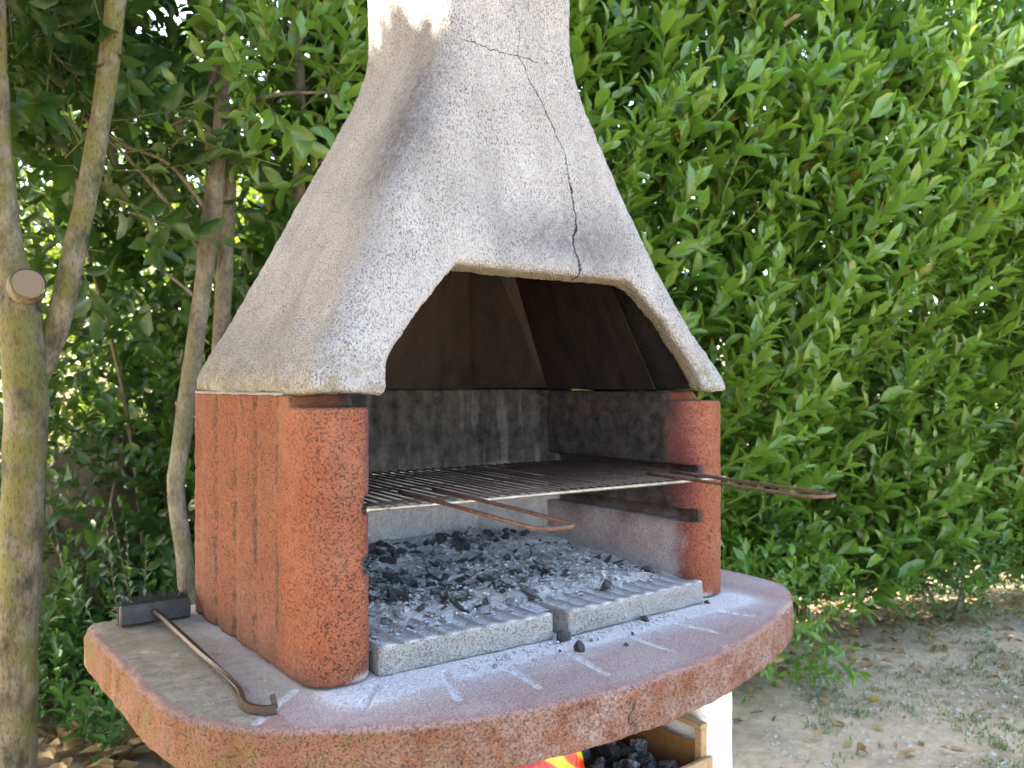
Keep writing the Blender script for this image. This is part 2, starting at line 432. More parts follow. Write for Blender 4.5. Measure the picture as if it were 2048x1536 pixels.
ng = len(g1); ii, jj = np.meshgrid(np.arange(ng - 1), np.arange(ng - 1), indexing='ij'); a = (ii * ng + jj).ravel()
gd = GP[:, 0] * FW[0] + GP[:, 1] * FW[1]; gl = GP[:, 0] * RT[0] + GP[:, 1] * RT[1]
gme = np_mesh('ground', GP, np.c_[a, a + ng, a + ng + 1, a + 1], attrs={'dark_soil': sst(-gl, -0.6, 0.5) * sst(gd, 1.6, 2.4) * (1 - sst(gd, 5, 7))})
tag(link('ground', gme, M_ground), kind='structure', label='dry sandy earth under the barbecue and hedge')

# ------------------------------------------------------------------ masonry barbecue
BBQ = mk_empty('masonry_barbecue', (XM, 1.42, 0.0), 'masonry barbecue with grey roughcast hood on terracotta walls and red table', 'barbecue')

# hood -----------------------------------------------------------
def hood_outer(X, Y, Z):
    z = Z.ravel()
    xl = np.interp(z, HZ, HX)[None, None, :].astype(np.float32); xr = 2 * XM - xl
    yf = np.interp(z, FZ, FY)[None, None, :].astype(np.float32); yb = np.interp(z, FZ, BY)[None, None, :].astype(np.float32)
    rr = np.interp(z, [1.3, 1.45, 1.75, 2.0], [.03, .05, .055, .04])[None, None, :].astype(np.float32)
    qx = np.abs(X - XM) - (xr - xl) / 2 + rr; qy = np.abs(Y - (yf + yb) / 2) - (yb - yf) / 2 + rr
    d = np.sqrt(np.maximum(qx, 0) ** 2 + np.maximum(qy, 0) ** 2) + np.minimum(np.maximum(qx, qy), 0) - rr
    c = np.interp(z, [1.333, 1.95], [.13, .03])[None, None, :].astype(np.float32)
    ch = (np.abs(X - XM) - (xr - xl) / 2 + (Y - yb) + c) * 0.7071
    return smax(d, ch, 0.02)
OPEN = [(.622, 1.30), (.634, 1.36), (.646, 1.402), (.662, 1.421), (.725, 1.481), (.772, 1.532), (.800, 1.545), (1.212, 1.547), (1.245, 1.537), (1.312, 1.474), (1.358, 1.398), (1.378, 1.350), (1.386, 1.30)]
def open_prism(X, Y, Z):
    o = Y - 1.36
    for (ax, az), (bx, bz) in zip(OPEN, OPEN[1:]):
        L = math.hypot(bx - ax, bz - az); nx, nz = -(bz - az) / L, (bx - ax) / L      # outward = left of travel
        tp = 0.34 * np.clip(1.222 - Y, 0, .06) if nz > 0.9 else 0.0     # the lintel's underside rises towards the front
        o = np.maximum(o, (X - ax) * nx + (Z - az) * nz - tp)
    return o
def hood_fn(X, Y, Z):
    d = hood_outer(X, Y, Z)
    s = smax(d, -(d + 0.048), 0.01)
    s = smax(s, -open_prism(X, Y, Z), 0.014)
    zb = 1.335 + 0.0 * X
    return smax(smax(s, zb - Z, 0.012), Z - 2.42, 0.01) * 0.9
hood_me = sdf_mesh('hood', hood_fn, (.47, 1.08, 1.31), (1.51, 1.84, 2.43), 0.0051)
def hood_disp(co, no):
    return 0.0042 * (fbm(co, 28, 11, 3) - 0.5) + 0.006 * (fbm(co, 7, 13, 2) - 0.5) + 0.0030 * (vnoise(co, 110, 15) - 0.5) + 0.014 * (fbm(co, 22, 17, 3) - 0.5) * sst(1.365 - co[:, 2], 0, .03)
co0, no0 = get_vn(hood_me)
def fn_pts(P):
    xl = np.interp(P[:, 2], HZ, HX); yf = np.interp(P[:, 2], FZ, FY); yb = np.interp(P[:, 2], FZ, BY)
    ins = np.minimum.reduce([P[:, 0] - xl, 2 * XM - xl - P[:, 0], P[:, 1] - yf, yb - P[:, 1]])
    return ins, P[:, 1] - yf
ins, fdep = fn_pts(co0)
displace(hood_me, hood_disp)
nz = fbm(co0, 18, 21, 4); nb = fbm(co0, 5, 23, 3)
inner = sst(ins, 0.030, 0.044)
opn = np.full(len(co0), -9.0)
for (ax, az), (bx, bz) in zip(OPEN, OPEN[1:]):
    L = math.hypot(bx - ax, bz - az); opn = np.maximum(opn, (co0[:, 0] - ax) * -(bz - az) / L + (co0[:, 2] - az) * (bx - ax) / L - (0.34 * np.clip(1.222 - co0[:, 1], 0, .06) if (bx - ax) / L > .9 else 0))
reveal = (1 - sst(np.abs(opn + 0.002), 0.006, 0.012)) * sst(fdep, 0.006, 0.016) * (fdep < 0.2)
soot_in = inner * (1 - reveal * (1 - sst(fdep, 0.045, 0.06)))
set_attr(hood_me, 'soot', np.where(no0[:, 1] < -0.5, soot_in * sst(fdep, 0.03, 0.05), soot_in) * 0.97)
set_attr(hood_me, 'reveal', reveal * (1 - soot_in))
set_attr(hood_me, 'front', ((no0[:, 1] < -0.35) & (ins < 0.04)) | ((reveal > .3) & (no0[:, 2] < -.5)))
# soot fan above the mouth, weathering on the ridge and skirt
gx_ = (co0[:, 0] - 1.075) / 0.17; gz_ = (co0[:, 2] - 1.625) / 0.065
fan = np.exp(-(gx_ ** 2 + gz_ ** 2)) * 0.85 * (fdep < 0.05)
ridge = np.exp(-((co0[:, 0] - np.interp(co0[:, 2], HZ, HX)) / 0.05) ** 2) * np.exp(-((co0[:, 1] - np.interp(co0[:, 2], FZ, FY) - .05) / 0.07) ** 2) * np.exp(-((co0[:, 2] - 1.80) / 0.17) ** 2) * 1.05
rightrim = np.exp(-((2 * XM - np.interp(co0[:, 2], HZ, HX) - co0[:, 0]) / 0.025) ** 2) * 0.45 * sst(co0[:, 2], 1.4, 1.6) * (1 - sst(co0[:, 2], 1.8, 1.95))
lowside = 0.42 * sst(1.62 - co0[:, 2], 0.0, 0.25) * (co0[:, 0] < .72) * sst(co0[:, 1] - 1.13, 0, .06)  # left-face grime, also standing in for that side's shade in the colour
set_attr(hood_me, 'grime', (fan + ridge + rightrim + lowside * 0.9) * (0.55 + 0.9 * nb) + 0.05)
set_attr(hood_me, 'lichen', sst(1.41 - co0[:, 2], 0.0, 0.06) * 0.9 + 0.5 * sst(1.6 - co0[:, 2], 0, .3) * (nb > .5))
hood = link('hood', hood_me, M_hood, BBQ); tag(hood, 'grey-white roughcast hood with a long crack')

# smoke lining: dark sheets inside the hood
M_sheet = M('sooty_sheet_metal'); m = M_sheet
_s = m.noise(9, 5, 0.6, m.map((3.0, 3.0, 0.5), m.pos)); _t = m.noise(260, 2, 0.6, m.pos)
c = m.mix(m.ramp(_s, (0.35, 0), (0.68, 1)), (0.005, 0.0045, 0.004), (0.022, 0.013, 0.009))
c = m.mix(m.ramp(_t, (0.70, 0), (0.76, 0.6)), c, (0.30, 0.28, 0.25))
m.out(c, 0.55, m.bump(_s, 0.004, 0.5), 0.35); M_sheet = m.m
LIN = smoke = mk_empty('smoke_lining', (XM, 1.6, 1.34), None, None)
smoke.parent = BBQ; smoke.matrix_parent_inverse = Matrix.Translation(-Vector(WL[BBQ.name]))
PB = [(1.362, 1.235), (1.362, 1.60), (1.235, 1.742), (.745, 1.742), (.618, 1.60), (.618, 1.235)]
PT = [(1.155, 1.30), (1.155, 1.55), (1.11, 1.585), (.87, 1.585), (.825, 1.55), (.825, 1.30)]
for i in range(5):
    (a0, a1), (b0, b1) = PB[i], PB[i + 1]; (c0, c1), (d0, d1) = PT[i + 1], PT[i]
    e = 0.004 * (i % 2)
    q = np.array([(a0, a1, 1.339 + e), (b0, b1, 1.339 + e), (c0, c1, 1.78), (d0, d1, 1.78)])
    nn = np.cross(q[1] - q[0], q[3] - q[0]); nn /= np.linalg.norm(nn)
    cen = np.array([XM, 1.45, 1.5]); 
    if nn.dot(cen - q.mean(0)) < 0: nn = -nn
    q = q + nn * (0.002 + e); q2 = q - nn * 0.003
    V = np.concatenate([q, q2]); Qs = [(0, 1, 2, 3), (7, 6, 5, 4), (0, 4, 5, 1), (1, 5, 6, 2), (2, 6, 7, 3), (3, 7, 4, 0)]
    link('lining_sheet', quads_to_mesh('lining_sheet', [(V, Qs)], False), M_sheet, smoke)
# chimney cap, above the picture
cv, cq = box((.79, 1.20, 2.45), (1.19, 1.65, 2.50), 0.012); capm = [(cv, cq)]
for x_ in (.86, 1.10):
    for y_ in (1.27, 1.56): capm.append(box((x_, y_, 2.40), (x_ + .03, y_ + .03, 2.452), 0.003))
link('chimney_cap', quads_to_mesh('chimney_cap', capm, False), M_hood, BBQ)

# side walls ------------------------------------------------------
def wall_fn(sgn):
    def fn(X, Y, Z):
        x = X if sgn < 0 else (2 * XM - X)                    # mirrored for the right wall
        r = 0.046
        x0, x1, y0, y1 = .511, .6195, 1.121, 1.70
        fl = sum(a_ * np.exp(-((Y - yk) / .017) ** 2) for yk, a_ in ((1.262, .0022), (1.347, .0045), (1.4426, .0055), (1.541, .0055), (1.636, .005)))    # shallow flutes on the outer face
        qx = np.abs(x - (x0 + x1) / 2) - (x1 - x0) / 2 + r; qy = np.abs(Y - (y0 + y1) / 2) - (y1 - y0) / 2 + r
        d = np.sqrt(np.maximum(qx, 0) ** 2 + np.maximum(qy, 0) ** 2) + np.minimum(np.maximum(qx, qy), 0) - r
        out = np.where(x < (x0 + x1) / 2, fl, 0)
        d = d + out.astype(np.float32)
        d = smax(d, ((x0 - x) + (Y - 1.675)) * 0.7071, 0.012)
        top = 1.3145 + 0.0185 * np.clip((Y - 1.205) / 0.012, 0, 1)
        d = smax(d, Z - top, 0.006); d = np.maximum(d, 0.903 - Z)
        for zs, h in ((1.166, .0125), (1.074, .0125)):   # rests for the grill
            s = np.maximum(np.maximum(np.abs(Z - zs) - h, 0.6195 - 0.020 - x), np.maximum(1.095 - Y, Y - 1.60))
            if sgn > 0: s = np.maximum(s, 1.135 - Y)
            d = smax(d, -s, 0.005)
        return d * 0.95
    return fn
def finish_wall(me, sgn):
    co, no = get_vn(me); x = co[:, 0] if sgn < 0 else 2 * XM - co[:, 0]
    rough = sst(0.545 - x, 0, .02) * sst(co[:, 1], 1.19, 1.23)
    displace(me, lambda c, n: 0.0010 * (fbm(c, 110, 3, 2) - 0.5) * 2 + rough * (0.0045 * (fbm(c, 70, 5, 3) - 0.5)) + 0.003 * (fbm(c, 12, 8, 2) - 0.5))
    n1 = fbm(co, 11, 31, 4); n2 = fbm(co, 45, 33, 3)
    inn = sst(x, 0.585, 0.612)                                  # faces the fire
    yy = co[:, 1] + 0.10 * (n1 - .5) + 0.04 * (n2 - .5)
    s = inn * sst(yy, 1.135, 1.215)
    low = sst(1.075 - co[:, 2] + 0.06 * (n1 - .5), -0.02, 0.05)
    slots = np.zeros(len(co))
    for zs in (1.166, 1.074): slots = np.maximum(slots, (1 - sst(np.abs(co[:, 2] - zs), .011, .017)) * sst(x, .588, .598))  # grill-rest recesses coloured dark all through
    set_attr(me, 'soot', np.maximum(s * (1 - 0.72 * low) * (0.70 + 0.55 * n2), 0.9 * slots * (co[:, 1] > 1.1)))
    set_attr(me, 'ash', np.maximum(0.62 * s * low * (0.4 + n1), 0.8 * sst(0.918 - co[:, 2], 0, .012) * sst(x, .56, .6)))
    set_attr(me, 'scorch', inn * sst(yy, 1.09, 1.15) * (1 - 0.3 * low))
    gr = np.zeros(len(co))
    for k in range(1, 5):
        gr = np.maximum(gr, np.exp(-((co[:, 1] - (1.255 + .0975 * (k - 1)) + 0.012 * (n1 - .5)) / 0.009) ** 2) * (0.25 + 0.85 * sst(n2, .38, .6)))
    gr = gr * sst(0.535 - x, 0, .02)
    gr = np.maximum(gr, 0.30 * sst(0.535 - x, 0, .02) * sst(n1, .55, .75) + 0.45 * sst(0.94 - co[:, 2], 0, .04) * sst(n2, .4, .6) * (x < .54))
    set_attr(me, 'grime', np.maximum(np.maximum(gr, 0.16 * sst(n1, .45, .7)), 0.40 * sst(0.53 - x, 0, .02) * sst(co[:, 1], 1.20, 1.27)))
for s in (-1, 1):
    lo = (.50, 1.10, .898) if s < 0 else (1.35, 1.10, .898)
    me = sdf_mesh('side_wall', wall_fn(s), lo, (lo[0] + .13, 1.72, 1.345), 0.0036)
    finish_wall(me, s)
    wll = link('side_wall', me, M_wall, BBQ)
    tag(wll, 'orange scalloped side wall with rounded front end' if s < 0 else 'orange side wall, sooty black on its inner face')

me = sdf_mesh('mortar_joint', lambda X, Y, Z: np.maximum(np.maximum(np.abs(X - .5605) - .048, np.abs(Y - 1.455) - .215), np.abs(Z - 1.3340) - .0032), (.50, 1.22, 1.325), (.615, 1.69, 1.342), .004)
displace(me, lambda a, b: .004 * (fbm(a, 40, 77, 3) - .5)); link('mortar_joint', me, M_slab, BBQ)
# fluted back wall of the hearth ---------------------------------
def seg_d(X, Y, ax, ay, bx, by):
    L2 = (bx - ax) ** 2 + (by - ay) ** 2
    t = np.clip(((X - ax) * (bx - ax) + (Y - ay) * (by - ay)) / L2, 0, 1)
    return np.sqrt((X - ax - t * (bx - ax)) ** 2 + (Y - ay - t * (by - ay)) ** 2), t
pl = [(1.397, 1.60), (1.252, 1.782), (.728, 1.782), (.583, 1.60)]
def back_fn(X, Y, Z):
    d = None; 
    for (ax, ay), (bx, by) in zip(pl, pl[1:]):
        e, t = seg_d(X, Y, ax, ay, bx, by); d = e if d is None else np.minimum(d, e)
    fl = 0.007 * np.abs(np.sin((X - .60) / 0.05 * np.pi)) * (Y < 1.79)
    d = d - 0.031 - fl + 0.004
    d = np.maximum(np.maximum(d, 0.903 - Z), Z - 1.3365)
    return np.maximum(np.maximum(d, 0.6215 - X), X - 1.3585) * 0.95 if False else d * 0.95
me = sdf_mesh('back_wall', back_fn, (.54, 1.56, .898), (1.44, 1.83, 1.345), 0.0055)
co, no = get_vn(me); n1 = fbm(co, 9, 41, 4); n2 = fbm(co, 40, 43, 3)
displace(me, lambda c, n: 0.002 * (fbm(c, 70, 45, 2) - .5) + 0.003 * (n1 - .5))
low = sst(1.12 - co[:, 2] + 0.10 * (n1 - .5), -0.02, 0.05)
streak = fbm(np.c_[co[:, 0] * 1.0, co[:, 1], co[:, 2] * 0.12], 60, 47, 3)
set_attr(me, 'soot', (1 - 0.93 * low) * (0.72 + 0.4 * streak))
set_attr(me, 'ash', low * 0.62 + 0.14 * sst(streak, .50, .62) * (1 - low) * sst(n1, .4, .6))
set_attr(me, 'burn', 0.3 * low); 
tag(link('back_wall', me, M_slab, BBQ), 'fluted back wall of the hearth, black with soot')

# hearth slabs -----------------------------------------------------
SLABZ = 0.947
def slab(ox, oy, rot, L, D):
    c, s_ = math.cos(rot), math.sin(rot)
    def fn(X, Y, Z):
        u = (X - ox) * c + (Y - oy) * s_; v = -(X - ox) * s_ + (Y - oy) * c
        top = SLABZ - 0.0065 * (0.5 - 0.5 * np.cos(u / 0.0385 * 2 * np.pi)) * np.clip((v - 0.012) / 0.02, 0, 1)
        r = 0.006
        qx = np.abs(u - L / 2) - L / 2 + r; qy = np.abs(v - D / 2) - D / 2 + r
        d = np.sqrt(np.maximum(qx, 0) ** 2 + np.maximum(qy, 0) ** 2) + np.minimum(np.maximum(qx, qy), 0) - r
        return np.maximum(smax(d, Z - top, 0.006), 0.9015 - Z) * 0.9
    cs = np.array([(ox + u * c - v * s_, oy + u * s_ + v * c) for u in (0, L) for v in (0, D)])
    me = sdf_mesh('hearth_slab', fn, (cs[:, 0].min(), cs[:, 1].min(), .898), (cs[:, 0].max(), cs[:, 1].max(), .955), 0.004)
    co, no = get_vn(me); n1 = fbm(co, 20, 51, 3)
    displace(me, lambda a, b: 0.0025 * (fbm(a, 35, 53, 3) - .5) + 0.0012 * (vnoise(a, 140, 55) - .5))
    up_ = sst(no[:, 2], 0.3, 0.7)
    u = (co[:, 0] - ox) * c + (co[:, 1] - oy) * s_
    groove = 0.5 - 0.5 * np.cos(u / 0.0385 * 2 * np.pi)
    set_attr(me, 'ash', up_ * (0.12 + 0.85 * groove) * (0.6 + 0.6 * n1) + (1 - up_) * 0.22 * n1)
    set_attr(me, 'burn', up_ * (1 - groove) * 0.9); set_attr(me, 'soot', up_ * 0.45 * sst(n1, .55, .7))
    return me
link('hearth_slab', slab(.622, 1.127, R(-3.6), .338, .455), M_slab, BBQ)
link('hearth_slab', slab(.987, 1.098, R(0.4), .372, .455), M_slab, BBQ)

# table ------------------------------------------------------------
TOPZ = 0.900
OUT = [(.322, 1.69), (.322, 1.55), (.322, 1.40), (.323, 1.27), (.334, 1.175), (.366, 1.105), (.412, 1.049), (.503, .981), (.615, .921), (.757, .882), (.891, .866), (1.0, .864), (1.12, .877), (1.241, .902), (1.393, .944), (1.530, 1.006), (1.61, 1.068), (1.648, 1.14), (1.656, 1.25), (1.657, 1.45), (1.657, 1.69), (1.645, 1.722), (1.60, 1.73), (1.50, 1.73), (1.42, 1.76), (1.32, 1.845), (.66, 1.845), (.56, 1.76), (.48, 1.73), (.38, 1.73), (.335, 1.722)]
OUTC = catmull(OUT, 4, True)
def poly_sdf2(px, py, P):
    d = np.full(px.shape, 1e9); ins_ = np.zeros(px.shape, bool)
    for (ax, ay), (bx, by) in zip(P, np.roll(P, -1, 0)):
        e, t = seg_d(px, py, ax, ay, bx, by); d = np.minimum(d, e)
        c = ((ay > py) != (by > py)) & (px < (bx - ax) * (py - ay) / (by - ay + 1e-12) + ax); ins_ ^= c
    return np.where(ins_, -d, d)
GROOVES = [((.603, 1.105), (.549, 1.035)), ((.716, 1.086), (.672, .985)), ((.812, 1.070), (.792, .945)), ((.936, 1.062), (.912, .926)), ((1.080, 1.06), (1.078, .935)), ((1.205, 1.075), (1.222, .958)), ((1.328, 1.085), (1.362, .985))]
WLINES = [((.325, 1.30), (.512, 1.285)), ((.325, 1.43), (.512, 1.415)), ((.325, 1.57), (.512, 1.55))]
WDIAG = [((.500, 1.158), (.412, 1.078))]
def table_fn(X, Y, Z):
    p2 = poly_sdf2(np.broadcast_to(X[:, :, 0], (X.shape[0], Y.shape[1])).astype(float), np.broadcast_to(Y[:, :, 0], (X.shape[0], Y.shape[1])).astype(float), OUTC)[:, :, None].astype(np.float32)
    top = np.full(p2.shape, TOPZ, np.float32)
    for gl_, dp, wd in ((GROOVES, .0065, .007), (WLINES, .002, .005), (WDIAG, .005, .006)):
        for (a, b) in gl_:
            e, t = seg_d(X, Y, *a, *b); top = top - dp * np.clip(1 - e / wd, 0, 1).astype(np.float32)
    return smax(smax(p2, Z - top, 0.010), 0.822 - Z, 0.012) * 0.95
me = sdf_mesh('table_slab', table_fn, (.31, .85, .81), (1.67, 1.86, .91), 0.0053)
co, no = get_vn(me)
e2 = -poly_sdf2(co[:, 0].astype(float), co[:, 1].astype(float), OUTC)
n1 = fbm(co, 8, 61, 4); n2 = fbm(co, 40, 63, 3)
upf = sst(no[:, 2], 0.4, 0.8)
chip = sst(fbm(co, 26, 67, 3), .60, .72) * (1 - sst(e2, .004, .02)) * sst(co[:, 2], .82, .84)
displace(me, lambda a, b: (1 - upf) * 0.005 * (fbm(a, 60, 65, 2) - .5) + 0.0025 * (fbm(a, 22, 66, 2) - .5) - 0.005 * chip)
x, y = co[:, 0], co[:, 1]
wing = upf * (1 - sst(x + 0.9 * (1.16 - np.minimum(y, 1.16)) * 0 + 0.012 * (n2 - .5), .500, .512)) * sst(y - (1.158 - (0.50 - x) * 0.909), -0.004, 0.008) * sst(e2 + .014 * (n1 - .5), .008, .02)
gm = np.zeros(len(co))
for (a, b) in GROOVES + WDIAG:
    e, t = seg_d(x, y, *a, *b); gm = np.maximum(gm, 1 - sst(e, .003, .009))
dist = np.maximum(np.maximum(.60 - x, x - 1.40), 0)
near = 1 - sst(1.118 - y + .12 * (n1 - .5), 0.02, 0.20)
ash = upf * (near * 0.95 * (1 - sst(dist, .02, .18)) * (0.35 + 1.0 * n1) + 0.9 * gm * (0.45 + 0.9 * n1) + 1.3 * (1 - sst(np.abs(y - 1.09), .010, .045 + .03 * n1)) * (1 - sst(dist, .03, .10)))
ash = np.maximum(ash, upf * 0.34 * sst(e2, .0, .03) * (x > .45) * (n1 + .2))
set_attr(me, 'ash', ash); set_attr(me, 'wing', wing)
set_attr(me, 'pink', upf * (1 - wing) * (0.75 + 0.3 * n1))
set_attr(me, 'grime', (1 - upf) * (0.35 + 0.65 * sst(x, .35, .9)) + upf * 0.22 + upf * sst(x, 1.38, 1.5) * 0.4)
set_attr(me, 'moss', (1 - sst(x, .32, .75)) * ((1 - upf) * 0.9 + upf * 0.35))
crk = (1 - upf) * (np.abs(x - .905 - .006 * np.sin(co[:, 2] * 160) - .02 * (n2 - .5)) < .0032) * (co[:, 2] < .872) * (y < .95)
set_attr(me, 'soot', crk + upf * (0.28 * sst(n2, .50, .72) * (x > .6) * (x < 1.4) * sst(1.11 - y, -.02, .02) * (1 - sst(1.11 - y, .08, .15))))
tag(link('table_slab', me, M_table, BBQ), 'bow-fronted red concrete table dusted with white ash')
# supports ---------------------------------------------------------
for x0 in (.511, 1.362):
    me = sdf_mesh('support_wall', lambda X, Y, Z: smax(smax(np.abs(X - (x0 + .0535)) - .0535, np.abs(Y - 1.44) - .335, .012), np.abs(Z - .40) - .421, .008), (x0, 1.10, -.03), (x0 + .107, 1.78, .822), 0.012)
    displace(me, lambda a, b: 0.005 * (fbm(a, 30, 71, 3) - .5))
    link('support_wall', me, M_white, BBQ)
v = box((.612, 1.14, .30), (1.368, 1.74, .35), 0.004)
link('shelf_slab', quads_to_mesh('shelf_slab', [v], False), M_slab, BBQ)
v = box((.612, 1.70, .345), (1.368, 1.76, .823), 0.004)
link('rear_panel', quads_to_mesh('rear_panel', [v], False), M_white, BBQ)

# ------------------------------------------------------------------ ash bed
M_ash = M('wood_ash'); m = M_ash; p = m.pos
_a, _b, _c = m.noise(14, 5, 0.7, p), m.noise(110, 5, 0.7, p), m.noise(420, 2, 0.6, p)
c = m.mix(m.ramp(_a, (0.35, 0), (0.66, 1)), (0.36, 0.345, 0.33), (0.58, 0.57, 0.56))
c = m.mix(m.ramp(_b, (0.30, 0.85), (0.47, 0.0)), c, (0.10, 0.10, 0.10))
c = m.mix(m.ramp(_c, (0.60, 0), (0.72, 0.8)), c, (0.80, 0.80, 0.80))
c = m.mix(m.ramp(m.noise(9, 4, 0.6, p), (0.55, 0), (0.7, 0.5)), c, (0.38, 0.29, 0.20))
m.out(c, 0.95, m.bump(m.math('ADD', _b, m.math('MULTIPLY', _c, 0.5)), 0.006, 1.0), 0.15); M_ash = m.m
ax_ = np.linspace(.618, 1.366, 190); ay_ = np.linspace(1.15, 1.752, 150); AX, AY = np.meshgrid(ax_, ay_, indexing='ij')
AP = np.c_[AX.ravel(), AY.ravel(), 0 * AX.ravel()]
def ash_h(P):
    n = fbm(np.c_[P[:, :2], 0 * P[:, 0]], 13, 81, 4); n2 = fbm(np.c_[P[:, :2], 0 * P[:, 0]], 70, 83, 2)
    back = sst(P[:, 1] + 0.06 * (n - .5) - 0.05 * sst(.85 - P[:, 0], 0, .2), 1.155, 1.25) * (1 - 0.5 * sst(P[:, 0] + P[:, 1] * -.3, .87, .98) * (1 - sst(P[:, 1], 1.3, 1.5)))
    return SLABZ - 0.009 + back * (0.010 + 0.018 * n) + 0.006 * (n2 - .5) * (0.3 + back) + 0.02 * sst(P[:, 1], 1.5, 1.74)
AP[:, 2] = ash_h(AP)
# the bed follows the angled rear corners
lim = np.interp(AP[:, 0], [.60, .618, .745, 1.235, 1.362, 1.40], [1.57, 1.60, 1.742, 1.742, 1.60, 1.57]); AP[:, 1] = 1.15 + (AP[:, 1] - 1.15) * (lim - 1.15) / .602
na, nb_ = len(ax_), len(ay_); ii, jj = np.meshgrid(np.arange(na - 1), np.arange(nb_ - 1), indexing='ij'); a = (ii * nb_ + jj).ravel()
tag(link('ash_bed', np_mesh('ash_bed', AP, np.c_[a, a + nb_, a + nb_ + 1, a + 1]), M_ash), 'pale grey wood ash spread over the ribbed hearth slabs', 'ash', kind='stuff')

# ------------------------------------------------------------------ grill
M_iron = plain('greasy_dark_iron', (0.035, 0.030, 0.027), (0.12, 0.095, 0.075), 90, 0.5, 0.0006, 0.5, 0.6)
M_rust = plain('rusty_iron', (0.05, 0.026, 0.018), (0.17, 0.095, 0.06), 110, 0.55, 0.0006, 0.5, 0.45)
M_steel = plain('worn_steel', (0.20, 0.175, 0.13), (0.40, 0.37, 0.31), 60, 0.4, 0.0004, 0.5, 0.75)
GZ = 1.160
GRILL = mk_empty('cooking_grill', (.995, 1.32, 1.154), 'rusty iron cooking grill with two loop handles resting in the wall slots', 'grill')
ga, gb = np.array([.604, 1.117]), np.array([1.374, 1.064])     # front bar ends: the grill sits a little askew
gu = (gb - ga) / np.linalg.norm(gb - ga); gv = np.array([-gu[1], gu[0]]); GL = np.linalg.norm(gb - ga); GD = 0.455
def gp(u, v, z): q = ga + gu * u + gv * v; return np.array([q[0], q[1], z])
def rod_mesh(name, pts, r, n=6): return quads_to_mesh(name, [tube(pts, r, n)])
fr = catmull([gp(.03, 0, GZ), gp(GL / 2, 0, GZ), gp(GL - .03, 0, GZ), gp(GL, .03, GZ), gp(GL, GD / 2, GZ), gp(GL, GD - .03, GZ), gp(GL - .03, GD, GZ), gp(GL / 2, GD, GZ), gp(.03, GD, GZ), gp(0, GD - .03, GZ), gp(0, GD / 2, GZ), gp(0, .03, GZ)], 5, True)
fr = np.concatenate([fr, fr[:1]])
link('frame', rod_mesh('frame', fr, 0.0033, 8), M_steel, GRILL)
NR = 36
for i in range(NR):
    u = 0.02 + (GL - .04) * i / (NR - 1) + rng.normal(0, .0007)
    sag = rng.normal(0, .0006)
    pts = [gp(u, -.003, GZ + .0045), gp(u, GD / 2, GZ + .0045 + sag), gp(u + rng.normal(0, .0008), GD + .003, GZ + .0045)]
    link('rod', rod_mesh('rod', pts, 0.0019, 6), M_iron, GRILL)
for v_ in (.062, .225, .39):
    link('cross_bar', rod_mesh('cross_bar', [gp(0, v_, GZ - .001), gp(GL / 2, v_, GZ - .0015), gp(GL, v_, GZ - .001)], 0.0028, 6), M_iron, GRILL)
for (xa, xb, yb_, yt, sag) in ((.704, .770, 1.205, .832, -.012), (1.240, 1.306, 1.145, .768, -.008)):
    z0 = GZ + .0105
    q = [(xa, yb_, z0), (xa, (yb_ + yt) / 2, z0 + sag * .5), (xa, yt + .04, z0 + sag), (xa + .006, yt + .012, z0 + sag), (xa + .018, yt, z0 + sag), ((xa + xb) / 2, yt - .002, z0 + sag), (xb - .018, yt, z0 + sag), (xb - .006, yt + .012, z0 + sag), (xb, yt + .04, z0 + sag), (xb, (yb_ + yt) / 2, z0 + sag * .5), (xb, yb_, z0)]
    link('handle', rod_mesh('handle', catmull(q, 5), 0.0033, 8), M_rust, GRILL)

# ------------------------------------------------------------------ charcoal
M_coal = M('charcoal'); m = M_coal
gn = m.geo.outputs['Normal']; nzz = m.xyz(gn)[2]
_a, _b = m.noise(160, 4, 0.7, m.pos), m.noise(45, 3, 0.6, m.pos)
rnd = m.n('ShaderNodeObjectInfo').outputs['Random']
af = m.math('MULTIPLY', m.ramp(m.math('ADD', m.math('MULTIPLY', _a, 0.7), m.math('MULTIPLY', _b, 0.3)), (0.40, 0), (0.60, 1)), m.ramp(rnd, (0.4, 0.08), (1.0, 0.9)))
wv = m.n('ShaderNodeTexWave'); m.put(wv.inputs['Vector'], m.obj); wv.inputs['Scale'].default_value = 120; wv.inputs['Distortion'].default_value = 3
c = m.mix(af, m.mix(wv.outputs[1], (0.007, 0.007, 0.008), (0.024, 0.024, 0.027)), (0.46, 0.45, 0.44))
m.out(c, 0.5, m.bump(m.math('ADD', _a, m.math('MULTIPLY', wv.outputs[1], .6)), 0.0025, 0.9), 0.5); M_coal = m.m
import bmesh
def lump(seed, sx, sy, sz, n=16):
    r = np.random.default_rng(seed); P = r.normal(size=(n, 3)); P /= np.linalg.norm(P, axis=1)[:, None]
    P = P * (0.75 + 0.35 * r.random((n, 1))) * np.array([sx, sy, sz])
    bm = bmesh.new(); [bm.verts.new(p) for p in P]
    h = bmesh.ops.convex_hull(bm, input=bm.verts[:]); bmesh.ops.delete(bm, geom=[g for g in h['geom_interior'] if isinstance(g, bmesh.types.BMVert)], context='VERTS')
    bmesh.ops.bevel(bm, geom=bm.edges[:], offset=min(sx, sy, sz) * 0.07, segments=1, affect='EDGES')
    me = bpy.data.meshes.new('charcoal_lump'); bm.to_mesh(me); bm.free(); me.materials.append(M_coal); return me
SHARD = [lump(100 + i, .021 + .009 * (i % 3), .009 + .003 * (i % 2), .0032 + .0012 * (i % 4), 13) for i in range(10)]
CHUNK = [lump(200 + i, .016, .013, .012, 16) for i in range(6)]
CRUMB = [lump(300 + i, .006, .005, .004, 10) for i in range(4)]
